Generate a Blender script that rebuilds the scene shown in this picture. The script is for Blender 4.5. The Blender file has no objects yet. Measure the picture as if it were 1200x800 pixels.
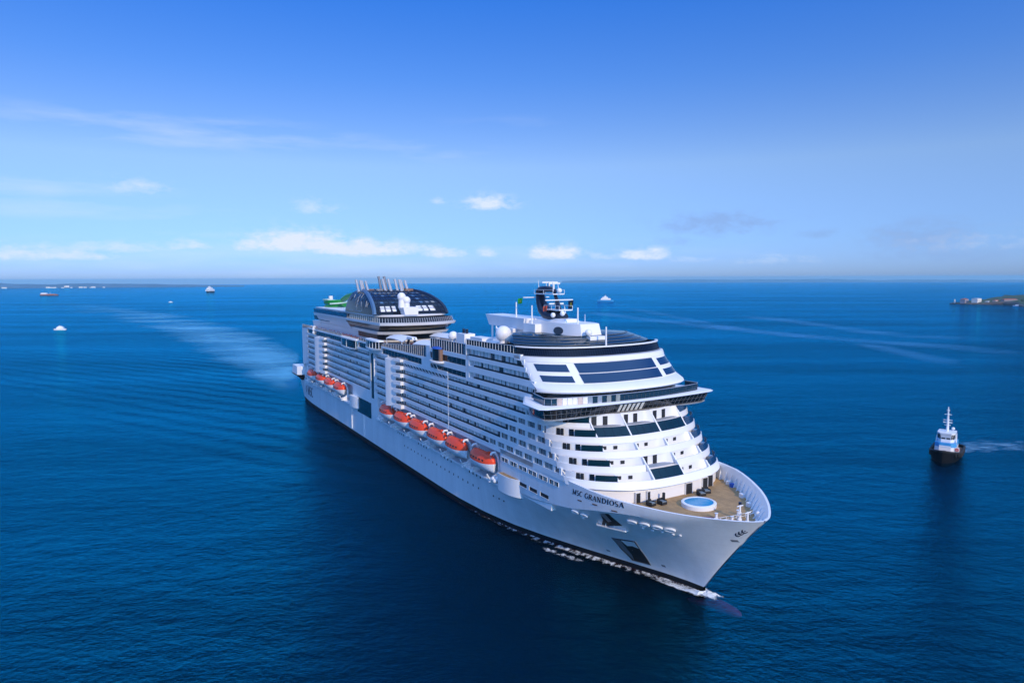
import bpy, bmesh, math, random
from mathutils import Matrix, Vector, noise
R = math.radians
rnd = random.Random(7)
sc = bpy.context.scene
COL = sc.collection

# ------------------------------------------------------------------ camera
EYE = 71.8
PITCH = math.atan((400 - 326.3) / 800.0)
ROLL = math.atan(-0.004)
fw = Vector((0, math.cos(PITCH), -math.sin(PITCH)))
up0 = Vector((0, math.sin(PITCH), math.cos(PITCH)))
rt0 = Vector((1, 0, 0))
rt = math.cos(ROLL) * rt0 + math.sin(ROLL) * up0
up = -math.sin(ROLL) * rt0 + math.cos(ROLL) * up0
cam_d = bpy.data.cameras.new('camera')
cam_d.sensor_width = 36.0
cam_d.lens = 24.0
cam_d.clip_start = 1.0
cam_d.clip_end = 90000.0
cam = bpy.data.objects.new('camera', cam_d)
COL.objects.link(cam)
m = Matrix((rt, up, -fw)).transposed().to_4x4()
m.translation = Vector((0, 0, EYE))
cam.matrix_world = m
sc.camera = cam

# ------------------------------------------------------------------ light
SUN_EL = R(27)
SUN_H = (Vector((0.494, -0.869, 0)) * math.cos(R(3.5)) - Vector((0.869, 0.494, 0)) * math.sin(R(3.5))).normalized()
sun_dir = SUN_H * math.cos(SUN_EL) + Vector((0, 0, math.sin(SUN_EL)))
sd = bpy.data.lights.new('sun', 'SUN')
sd.energy = 3.05
sd.angle = R(0.5)
sd.color = (1.0, 0.80, 0.55)
sun = bpy.data.objects.new('sun', sd)
COL.objects.link(sun)
sun.rotation_euler = (-sun_dir).to_track_quat('-Z', 'Y').to_euler()

world = bpy.data.worlds.new('World')
sc.world = world
world.use_nodes = True
wn, wl = world.node_tree.nodes, world.node_tree.links
wn.clear()


def wmath(op, a, b=None, c=None, clamp=False):
    n = wn.new('ShaderNodeMath')
    n.operation = op
    n.use_clamp = clamp
    for i, v in enumerate((a, b, c)):
        if v is None:
            continue
        if isinstance(v, (int, float)):
            n.inputs[i].default_value = v
        else:
            wl.new(v, n.inputs[i])
    return n.outputs[0]


def build_world():
    out = wn.new('ShaderNodeOutputWorld')
    bg = wn.new('ShaderNodeBackground')
    bg.inputs['Strength'].default_value = 0.15
    tc = wn.new('ShaderNodeTexCoord')
    sep = wn.new('ShaderNodeSeparateXYZ')
    wl.new(tc.outputs['Generated'], sep.inputs[0])
    X, Y, Z = sep.outputs
    zc = wmath('MAXIMUM', Z, 0.004)
    # the air of this day is clear: the pale band at the horizon is low
    zz = wmath('ADD', wmath('MULTIPLY', zc, 1.9), 0.02)
    cmb = wn.new('ShaderNodeCombineXYZ')
    wl.new(X, cmb.inputs[0]); wl.new(Y, cmb.inputs[1]); wl.new(zz, cmb.inputs[2])
    nrm = wn.new('ShaderNodeVectorMath'); nrm.operation = 'NORMALIZE'
    wl.new(cmb.outputs[0], nrm.inputs[0])
    sky = wn.new('ShaderNodeTexSky')
    sky.sky_type = 'NISHITA'
    sky.sun_disc = False
    sky.sun_elevation = SUN_EL
    sky.sun_rotation = math.atan2(SUN_H.x, SUN_H.y)
    sky.altitude = 0
    sky.air_density = 1.0
    sky.dust_density = 0.6
    sky.ozone_density = 3.0
    wl.new(nrm.outputs[0], sky.inputs['Vector'])
    el = wmath('ARCSINE', Z)
    az = wmath('ARCTAN2', X, Y)
    ramp = wn.new('ShaderNodeValToRGB')
    wl.new(wmath('DIVIDE', el, R(60), clamp=True), ramp.inputs[0])
    cr = ramp.color_ramp
    cr.elements[0].position = 0.0; cr.elements[0].color = (0.36, 0.49, 1.0, 1)
    cr.elements[1].position = 1.0; cr.elements[1].color = (4.6, 4.9, 5.3, 1)
    for p, c in ((0.05, (0.62, 0.75, 1.08)), (0.15, (1.15, 1.20, 1.34)), (0.26, (0.64, 1.08, 1.72)), (0.37, (0.30, 0.98, 2.0)), (0.5, (0.5, 1.05, 2.3)), (0.62, (0.8, 1.4, 2.6)), (0.78, (4.2, 4.5, 4.9))):
        e = cr.elements.new(p); e.color = (*c, 1)
    mul = wn.new('ShaderNodeMix'); mul.data_type = 'RGBA'; mul.blend_type = 'MULTIPLY'
    mul.inputs[0].default_value = 1.0
    wl.new(sky.outputs[0], mul.inputs[6]); wl.new(ramp.outputs[0], mul.inputs[7])
    # clouds: noise in direction, gathered where the clouds stand
    v = wn.new('ShaderNodeCombineXYZ')
    wl.new(wmath('MULTIPLY', az, 40.0), v.inputs[0]); wl.new(wmath('MULTIPLY', el, 78.0), v.inputs[1])
    nz = wn.new('ShaderNodeTexNoise'); nz.inputs['Scale'].default_value = 1.0
    nz.inputs['Detail'].default_value = 8.0; nz.inputs['Roughness'].default_value = 0.66
    wl.new(v.outputs[0], nz.inputs['Vector'])
    v2 = wn.new('ShaderNodeCombineXYZ')
    wl.new(wmath('MULTIPLY', az, 7.0), v2.inputs[0]); wl.new(wmath('MULTIPLY', el, 42.0), v2.inputs[1])
    nz2 = wn.new('ShaderNodeTexNoise'); nz2.inputs['Scale'].default_value = 1.0
    nz2.inputs['Detail'].default_value = 5.0; nz2.inputs['Roughness'].default_value = 0.55
    wl.new(v2.outputs[0], nz2.inputs['Vector'])
    total = shade = None
    # azimuth, elevation, half width, half height (degrees), weight, noise (1 cumulus, 2 streak)
    for a, e, w, h, k, q in CLOUDS:
        da = wmath('DIVIDE', wmath('SUBTRACT', az, R(a)), R(w))
        de0 = wmath('SUBTRACT', el, R(e))
        de = wmath('DIVIDE', de0, R(h))
        if q == 1:   # flat base: the lower half falls off faster
            de = wmath('MULTIPLY', de, wmath('ADD', 1.0, wmath('LESS_THAN', de, 0.0)))
        d2 = wmath('ADD', wmath('MULTIPLY', da, da), wmath('MULTIPLY', de, de))
        g = wmath('MULTIPLY', wmath('POWER', 2.718, wmath('MULTIPLY', d2, -1.0)), k)
        n = nz2.outputs[0] if q == 2 else nz.outputs[0]
        lo, hi = (0.34, 0.60) if q != 2 else (0.34, 0.72)
        t = wmath('DIVIDE', wmath('SUBTRACT', wmath('ADD', wmath('MULTIPLY', n, 0.75), wmath('MULTIPLY', g, 0.34)), lo + 0.06), hi - lo, clamp=True)
        t = wmath('MULTIPLY', t, wmath('MINIMUM', wmath('MULTIPLY', g, 2.2), k))
        if q == 3:
            shade = t if shade is None else wmath('MAXIMUM', shade, t)
        else:
            total = t if total is None else wmath('MAXIMUM', total, t)
    mix = wn.new('ShaderNodeMix'); mix.data_type = 'RGBA'
    wl.new(wmath('MINIMUM', total, 1.0), mix.inputs[0])
    grey = wn.new('ShaderNodeMix'); grey.data_type = 'RGBA'
    wl.new(wmath('MULTIPLY', shade, .75, clamp=True), grey.inputs[0])
    wl.new(mul.outputs[2], grey.inputs[6]); grey.inputs[7].default_value = (1.75, 2.75, 5.0, 1)
    wl.new(grey.outputs[2], mix.inputs[6])
    mix.inputs[7].default_value = (5.1, 5.7, 6.7, 1)
    wl.new(mix.outputs[2], bg.inputs[0])
    wl.new(bg.outputs[0], out.inputs[0])


CLOUDS = [(-15.79, 5.55, 1.7, 0.7, .55, 1), (-1.86, 6.05, 2.0, 0.75, 0.9, 1), (-17.2, 2.75, 4.2, 1.15, 1.0, 1),
          (-20.7, 2.5, 1.5, 0.8, .8, 1), (-12.4, 2.3, 4.4, 0.9, 1.0, 1), (-5.6, 2.0, 2.0, 0.55, .8, 1),
          (3.6, 1.95, 2.2, 0.8, 1.0, 1), (11.0, 1.8, 2.1, 0.65, .9, 1), (-2.1, 2.05, 1.0, 0.5, .7, 1),
          (-25.3, 2.5, 1.5, 0.5, .75, 1), (-33.5, 6.2, 7.0, 0.6, .5, 2), (-28.4, 6.5, 2.2, 0.7, .55, 1),
          (16.6, 4.3, 4.5, 0.9, .8, 3), (24.0, 3.3, 1.4, 0.4, .6, 3), (30.8, 2.8, 3.5, 1.3, .8, 3), (13.6, 3.0, 2.0, .4, .5, 3), (32, 1.6, 4.5, .6, .6, 3),
          (-34.3, 1.7, 5.0, 0.7, .7, 1), (-24.3, 10.8, 10.0, 1.0, .5, 2), (-8.3, 10.3, 5.0, 0.7, .36, 2), (-31, 5.0, 9.0, .7, .4, 2),
          (0.1, 12.4, 4.0, 0.5, .16, 2), (21.1, 1.3, 3.0, 0.5, .35, 1), (-14.0, 1.7, 22.0, 1.3, .42, 2), (-9.0, 2.4, 3.0, .6, .8, 1), (-30.0, 2.2, 4.0, .6, .6, 1), (7.2, 1.7, 1.2, .4, .5, 1), (14.5, 1.5, 2.0, .4, .4, 1), (-22.5, 3.4, 5.0, .35, .35, 2), (-6, 6.3, .8, .35, .45, 1), (33, 2.2, 4.0, .9, .3, 1)]
build_world()

sc.view_settings.view_transform = 'Standard'
sc.view_settings.look = 'None'
sc.view_settings.exposure = 0.0
sc.view_settings.gamma = 1.0
sc.view_settings.use_curve_mapping = False
sc.cycles.use_denoising = True
sc.cycles.max_bounces = 8
sc.cycles.transparent_max_bounces = 12
sc.cycles.volume_bounces = 0

# ------------------------------------------------------------------ materials
MATS = {}


def principled(name, col, rough=0.5, metal=0.0, spec=0.5, var=0.0, vscale=1.0, bump=0.0, bscale=4.0, coat=0.0, streak=False):
    """A plain painted, metal or glass surface with a little procedural unevenness."""
    mt = bpy.data.materials.new(name)
    mt.use_nodes = True
    nt = mt.node_tree
    b = nt.nodes['Principled BSDF']
    b.inputs['Base Color'].default_value = (*col, 1)
    b.inputs['Roughness'].default_value = rough
    b.inputs['Metallic'].default_value = metal
    b.inputs['Specular IOR Level'].default_value = spec
    b.inputs['Coat Weight'].default_value = coat
    tc = nt.nodes.new('ShaderNodeTexCoord')
    if var:
        nz = nt.nodes.new('ShaderNodeTexNoise')
        nz.inputs['Scale'].default_value = vscale
        nz.inputs['Detail'].default_value = 5
        nz.inputs['Roughness'].default_value = 0.65
        if streak:
            mp = nt.nodes.new('ShaderNodeMapping')
            mp.inputs['Scale'].default_value = (1, 1, 0.12)
            nt.links.new(tc.outputs['Object'], mp.inputs[0])
            nt.links.new(mp.outputs[0], nz.inputs['Vector'])
        else:
            nt.links.new(tc.outputs['Object'], nz.inputs['Vector'])
        rp = nt.nodes.new('ShaderNodeMapRange')
        rp.inputs[1].default_value = 0.3; rp.inputs[2].default_value = 0.7
        rp.inputs[3].default_value = 1 - var; rp.inputs[4].default_value = 1.0
        nt.links.new(nz.outputs[0], rp.inputs[0])
        mx = nt.nodes.new('ShaderNodeMix'); mx.data_type = 'RGBA'; mx.blend_type = 'MULTIPLY'
        mx.inputs[0].default_value = 1.0
        mx.inputs[6].default_value = (*col, 1)
        nt.links.new(rp.outputs[0], mx.inputs[7])
        nt.links.new(mx.outputs[2], b.inputs['Base Color'])
    if bump:
        n2 = nt.nodes.new('ShaderNodeTexNoise')
        n2.inputs['Scale'].default_value = bscale
        n2.inputs['Detail'].default_value = 3
        nt.links.new(tc.outputs['Object'], n2.inputs['Vector'])
        bp = nt.nodes.new('ShaderNodeBump')
        bp.inputs['Strength'].default_value = bump
        bp.inputs['Distance'].default_value = 0.2
        nt.links.new(n2.outputs[0], bp.inputs['Height'])
        nt.links.new(bp.outputs[0], b.inputs['Normal'])
    MATS[name] = mt
    return mt


principled('white_paint', (0.78, 0.79, 0.80), 0.38, var=0.05, vscale=0.25)
principled('hull_white', (0.76, 0.78, 0.80), 0.33, var=0.13, vscale=0.30, bump=0.10, bscale=0.35, streak=True)
hm = MATS['hull_white'].node_tree
bt = hm.nodes.new('ShaderNodeTexBrick')
bt.inputs['Scale'].default_value = 1.0
bt.inputs['Brick Width'].default_value = 9.5
bt.inputs['Row Height'].default_value = 2.6
bt.inputs['Mortar Size'].default_value = 0.035
bt.inputs['Mortar Smooth'].default_value = 0.6
bt.inputs['Color1'].default_value = (1, 1, 1, 1)
bt.inputs['Color2'].default_value = (0.965, 0.97, 0.975, 1)
bt.inputs['Mortar'].default_value = (0.86, 0.87, 0.88, 1)
sx_ = hm.nodes.new('ShaderNodeSeparateXYZ'); cx_ = hm.nodes.new('ShaderNodeCombineXYZ')
tc_ = hm.nodes.new('ShaderNodeTexCoord')
hm.links.new(tc_.outputs['Object'], sx_.inputs[0])
hm.links.new(sx_.outputs[0], cx_.inputs[0]); hm.links.new(sx_.outputs[2], cx_.inputs[1])
hm.links.new(cx_.outputs[0], bt.inputs['Vector'])
mm_ = hm.nodes.new('ShaderNodeMix'); mm_.data_type = 'RGBA'; mm_.blend_type = 'MULTIPLY'; mm_.inputs[0].default_value = 1.0
pb_ = hm.nodes['Principled BSDF']
hm.links.new(pb_.inputs['Base Color'].links[0].from_socket, mm_.inputs[6])
hm.links.new(bt.outputs[0], mm_.inputs[7]); hm.links.new(mm_.outputs[2], pb_.inputs['Base Color'])
principled('hull_black', (0.007, 0.008, 0.012), 0.6, spec=0.15, var=0.3, vscale=0.8)
principled('hull_red', (0.022, 0.003, 0.007), 0.7, spec=0.15, var=0.3, vscale=0.8)
principled('bulb_red', (0.80, 0.08, 0.26), 0.5, var=0.2, vscale=0.5)
principled('navy', (0.006, 0.012, 0.035), 0.3)
principled('lettering_navy', (0.008, 0.016, 0.045), 0.5)
principled('dark_glass', (0.006, 0.011, 0.018), 0.06, spec=0.6, bump=0.015, bscale=0.6)
principled('blue_glass', (0.008, 0.035, 0.095), 0.08, spec=0.6, bump=0.02, bscale=0.5)
principled('teal_glass', (0.003, 0.022, 0.034), 0.14, spec=0.35, bump=0.02, bscale=0.8)
principled('rail_glass', (0.012, 0.035, 0.06), 0.12, spec=0.5)
principled('balustrade_glass', (0.003, 0.012, 0.020), 0.3, spec=0.25)
principled('belt_glass', (0.004, 0.007, 0.014), 0.12, spec=0.35)
principled('curtain', (0.82, 0.82, 0.78), 0.8, var=0.25, vscale=0.9)
principled('window_dark', (0.05, 0.07, 0.085), 0.2)
principled('curtain_dim', (0.27, 0.31, 0.31), 0.7, var=0.35, vscale=0.9)
principled('window_warm', (0.26, 0.2, 0.19), 0.7, var=0.3, vscale=0.9)
principled('arch_sky_sheen', (0.07, 0.15, 0.26), 0.4)  # blue with the sheen of the sky put into the colour
principled('curtain_warm', (0.62, 0.52, 0.48), 0.8, var=0.25, vscale=0.9)
principled('black_and_shade', (0.01, 0.012, 0.016), 0.6)  # matt black of doors and panes, also the shade painted into recesses
principled('teak', (0.50, 0.31, 0.13), 0.7, var=0.35, vscale=0.5)
tn = MATS['teak'].node_tree
wv = tn.nodes.new('ShaderNodeTexBrick')
for k_, v_ in (('Scale', 1.0), ('Brick Width', 5.0), ('Row Height', 0.42), ('Mortar Size', 0.03)):
    wv.inputs[k_].default_value = v_
wv.inputs['Color1'].default_value = (1, 1, 1, 1); wv.inputs['Color2'].default_value = (0.82, 0.82, 0.84, 1); wv.inputs['Mortar'].default_value = (0.55, 0.5, 0.45, 1)
tx = tn.nodes.new('ShaderNodeTexCoord')
tn.links.new(tx.outputs['Object'], wv.inputs['Vector'])
tm = tn.nodes.new('ShaderNodeMix'); tm.data_type = 'RGBA'; tm.blend_type = 'MULTIPLY'; tm.inputs[0].default_value = 1.0
tp = tn.nodes['Principled BSDF']
tn.links.new(tp.inputs['Base Color'].links[0].from_socket, tm.inputs[6])
tn.links.new(wv.outputs[0], tm.inputs[7]); tn.links.new(tm.outputs[2], tp.inputs['Base Color'])
principled('deck_floor', (0.34, 0.30, 0.27), 0.8, var=0.3, vscale=0.4)
principled('deck_grey', (0.30, 0.33, 0.36), 0.7, var=0.2, vscale=0.3)
principled('lifeboat_orange', (0.92, 0.075, 0.012), 0.35, var=0.12, vscale=0.8)
principled('lifeboat_white', (0.74, 0.76, 0.78), 0.35, var=0.05, vscale=0.8)
principled('steel', (0.55, 0.57, 0.60), 0.3, metal=0.7, var=0.15, vscale=0.6)
principled('pipe_grey', (0.42, 0.45, 0.48), 0.45, metal=0.2, var=0.2, vscale=0.6)
principled('grey_metal', (0.22, 0.24, 0.27), 0.45, metal=0.3, var=0.2, vscale=1.0)
principled('copper_brown', (0.22, 0.13, 0.09), 0.55)
principled('pool_water', (0.01, 0.26, 0.46), 0.12, spec=0.25, bump=0.15, bscale=2.0)
principled('purple_mat', (0.20, 0.07, 0.10), 0.8, var=0.2, vscale=1)
principled('wicker', (0.016, 0.017, 0.019), 0.7, var=0.5, vscale=8)
principled('cushion', (0.16, 0.20, 0.22), 0.8)
principled('slide_green', (0.012, 0.24, 0.03), 0.3, var=0.2, vscale=0.4)
principled('slide_pale', (0.45, 0.62, 0.52), 0.35)
principled('red_cloth', (0.35, 0.03, 0.03), 0.8)
principled('blue_cloth', (0.02, 0.10, 0.45), 0.7)
principled('flag_green', (0.03, 0.45, 0.03), 0.8)
principled('flag_yellow', (0.60, 0.45, 0.03), 0.8)
principled('orange_red', (0.70, 0.10, 0.04), 0.6)
principled('tug_blue', (0.04, 0.30, 0.62), 0.4, var=0.1, vscale=1)
principled('tug_black', (0.006, 0.006, 0.008), 0.7, spec=0.12, var=0.3, vscale=1)
principled('rubber', (0.012, 0.012, 0.013), 0.85, bump=0.3, bscale=2)
principled('rust', (0.22, 0.10, 0.05), 0.8, var=0.4, vscale=1)
principled('skin', (0.45, 0.27, 0.19), 0.6)
principled('dark_cloth', (0.015, 0.02, 0.04), 0.9)
principled('white_cloth', (0.75, 0.76, 0.78), 0.9)
principled('land_green', (0.045, 0.085, 0.03), 0.9, var=0.6, vscale=0.06)
principled('hill_haze_blue', (0.09, 0.18, 0.26), 0.9, var=0.4, vscale=0.004)  # the blue of far haze is put into the hills' colour
principled('rock', (0.16, 0.12, 0.10), 0.9, var=0.5, vscale=0.08)
principled('fort_white', (0.74, 0.72, 0.68), 0.7, var=0.1, vscale=0.1)
principled('fort_shade', (0.34, 0.30, 0.34), 0.8, var=0.2, vscale=0.1)  # darker copy of the white wall, shade put into the colour
principled('roof_tile', (0.36, 0.11, 0.06), 0.8, var=0.3, vscale=0.2)
principled('leaf_dark', (0.028, 0.06, 0.022), 0.8, var=0.5, vscale=0.3)
principled('leaf_light', (0.06, 0.11, 0.03), 0.8, var=0.5, vscale=0.3)
principled('bark', (0.12, 0.08, 0.05), 0.9)
principled('sea_floor', (0.0002, 0.010, 0.020), 1.0, spec=0.0)
M = MATS


# ------------------------------------------------------------------ mesh builder
def port(s, x=-40.0):
    """Ship points are given by their distance s to starboard of the keel line; abaft the bow that line lies a little off the middle of the beam."""
    return -s if s >= 0 else -s * (0.97 + 0.14 * max(0.0, min(1.0, (14.0 - x) / 26.0)))


class MB:
    """Collects faces; build() links them as ONE mesh object. ship=True: points are (x forward, s starboard, z)."""

    def __init__(self, mat='white_paint', ship=False):
        self.v, self.f, self.fm, self.names, self.ship = [], [], [], [], ship
        self.mat(mat)

    def mat(self, name):
        if name not in self.names:
            self.names.append(name)
        self.cur = self.names.index(name)
        return self

    def add(self, verts, faces):
        o = len(self.v)
        self.v += [tuple(p) for p in verts]
        for f in faces:
            self.f.append([o + i for i in f])
            self.fm.append(self.cur)
        return self

    def box(self, x0, x1, y0, y1, z0, z1):
        return self.add([(x, y, z) for z in (z0, z1) for x, y in ((x0, y0), (x1, y0), (x1, y1), (x0, y1))],
                        [(3, 2, 1, 0), (4, 5, 6, 7), (0, 1, 5, 4), (1, 2, 6, 5), (2, 3, 7, 6), (3, 0, 4, 7)])

    def loft(self, p0, z0, p1, z1, caps=True):
        n = len(p0)
        vs = [(x, y, z0) for x, y in p0] + [(x, y, z1) for x, y in p1]
        fs = [(i, (i + 1) % n, n + (i + 1) % n, n + i) for i in range(n)]
        if caps:
            fs += [tuple(range(n))[::-1], tuple(range(n, 2 * n))]
        return self.add(vs, fs)

    def prism(self, poly, z0, z1):
        return self.loft(poly, z0, poly, z1)

    def ribbon(self, c0, z0, c1, z1, th):
        """A standing strip along a plan curve (bottom c0, top c1), th thick towards its inner side."""
        n = len(c0)

        def inner(c):
            out = []
            for i in range(n):
                a, b = c[max(0, i - 1)], c[min(n - 1, i + 1)]
                dx, dy = b[0] - a[0], b[1] - a[1]
                L = math.hypot(dx, dy) or 1
                out.append((c[i][0] + dy / L * th, c[i][1] - dx / L * th))
            return out
        i0, i1 = inner(c0), inner(c1)
        vs = [(x, y, z0) for x, y in c0] + [(x, y, z1) for x, y in c1] + [(x, y, z1) for x, y in i1] + [(x, y, z0) for x, y in i0]
        fs = []
        for k in range(4):
            for i in range(n - 1):
                a, b = k * n, ((k + 1) % 4) * n
                fs.append((a + i, a + i + 1, b + i + 1, b + i))
        fs += [(0, n, 2 * n, 3 * n), (n - 1, 4 * n - 1, 3 * n - 1, 2 * n - 1)]
        return self.add(vs, fs)

    def tube(self, pts, r, n=8, caps=True, sx=1.0):
        pts = [Vector(p) for p in pts]
        rr = r if isinstance(r, (list, tuple)) else [r] * len(pts)
        vs, fs = [], []
        ref = None
        for i, p in enumerate(pts):
            t = (pts[min(i + 1, len(pts) - 1)] - pts[max(i - 1, 0)]).normalized()
            if ref is None:
                ref = Vector((0, 1, 0)) if abs(t.y) < 0.9 else Vector((1, 0, 0))
            a = t.cross(ref).normalized()
            b = a.cross(t).normalized()
            ref = b
            for k in range(n):
                an = 2 * math.pi * (k + 0.5) / n
                vs.append(p + a * math.cos(an) * rr[i] + b * math.sin(an) * rr[i] * sx)
        for i in range(len(pts) - 1):
            for k in range(n):
                fs.append((i * n + k, i * n + (k + 1) % n, (i + 1) * n + (k + 1) % n, (i + 1) * n + k))
        if caps:
            fs += [tuple(range(n))[::-1], tuple(range((len(pts) - 1) * n, len(pts) * n))]
        return self.add(vs, fs)

    def rod(self, a, b, r, n=6):
        return self.tube([a, b], r, n)

    def lathe(self, prof, c, n=20, sx=1.0, sy=1.0):
        vs, fs = [], []
        for r, z in prof:
            for k in range(n):
                an = 2 * math.pi * k / n
                vs.append((c[0] + r * math.cos(an) * sx, c[1] + r * math.sin(an) * sy, c[2] + z))
        for i in range(len(prof) - 1):
            for k in range(n):
                fs.append((i * n + k, i * n + (k + 1) % n, (i + 1) * n + (k + 1) % n, (i + 1) * n + k))
        fs += [tuple(range(n))[::-1], tuple(range((len(prof) - 1) * n, len(prof) * n))]
        return self.add(vs, fs)

    def ball(self, c, r, n=16, k=10):
        rx, ry, rz = r if isinstance(r, tuple) else (r, r, r)
        prof = [(max(1e-3, math.sin(math.pi * i / k)), -math.cos(math.pi * i / k)) for i in range(k + 1)]
        return self.lathe([(a * rx, z * rz) for a, z in prof], c, n, 1.0, ry / rx)

    def grid(self, rows):
        n = len(rows[0])
        fs = [(i * n + j, i * n + j + 1, (i + 1) * n + j + 1, (i + 1) * n + j) for i in range(len(rows) - 1) for j in range(n - 1)]
        return self.add([p for r in rows for p in r], fs)

    def quad(self, *p):
        return self.add(p, [tuple(range(len(p)))])

    def build(self, name, parent=None, angle=32, recalc=True):
        me = bpy.data.meshes.new(name)
        vs = [(x, port(y, x), z) for x, y, z in self.v] if self.ship else self.v
        me.from_pydata(vs, [], self.f)
        for nm in self.names:
            me.materials.append(MATS[nm])
        me.polygons.foreach_set('material_index', self.fm)
        if recalc:
            bm = bmesh.new(); bm.from_mesh(me)
            bmesh.ops.recalc_face_normals(bm, faces=bm.faces)
            bm.to_mesh(me); bm.free()
        me.polygons.foreach_set('use_smooth', [True] * len(me.polygons))
        me.set_sharp_from_angle(angle=R(angle))
        me.update()
        o = bpy.data.objects.new(name, me)
        COL.objects.link(o)
        if parent is not None:
            o.parent = parent
        return o


def SB(mat='white_paint'):
    return MB(mat, ship=True)


def tag(o, label=None, cat=None, group=None, kind=None):
    for k, v in (('label', label), ('category', cat), ('group', group), ('kind', kind)):
        if v:
            o[k] = v
    return o


def empty(name, mat, label, cat, group=None):
    o = bpy.data.objects.new(name, None)
    COL.objects.link(o)
    o.matrix_world = mat
    o.empty_display_size = 0.5
    return tag(o, label, cat, group)


def at(x, y, z=0.0, heading=0.0, scale=1.0):
    return Matrix.Translation((x, y, z)) @ Matrix.Rotation(heading, 4, 'Z') @ Matrix.Diagonal((scale, scale, scale, 1))


def lerp(a, b, t):
    return a + (b - a) * t


def interp(x, pts):
    if x <= pts[0][0]:
        return pts[0][1]
    for (x0, y0), (x1, y1) in zip(pts, pts[1:]):
        if x <= x1:
            return y0 + (y1 - y0) * (x - x0) / (x1 - x0)
    return pts[-1][1]


# ------------------------------------------------------------------ sea
EARTH = 3.4e6          # the radius the sea bends with


def sea_z(x, y):
    return -(x * x + y * y) / (2 * EARTH)


def sea_mesh(mat, depth=0.0, rmax=28000.0):
    b = MB(mat)
    rs = [0.0, 20.0]
    while rs[-1] < rmax:
        rs.append(rs[-1] * 1.09)
    n = 144
    rows = []
    for r in rs:
        rows.append([(r * math.sin(2 * math.pi * k / n), r * math.cos(2 * math.pi * k / n), -r * r / (2 * EARTH) - depth) for k in range(n + 1)])
    return b.grid(rows)


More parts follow.
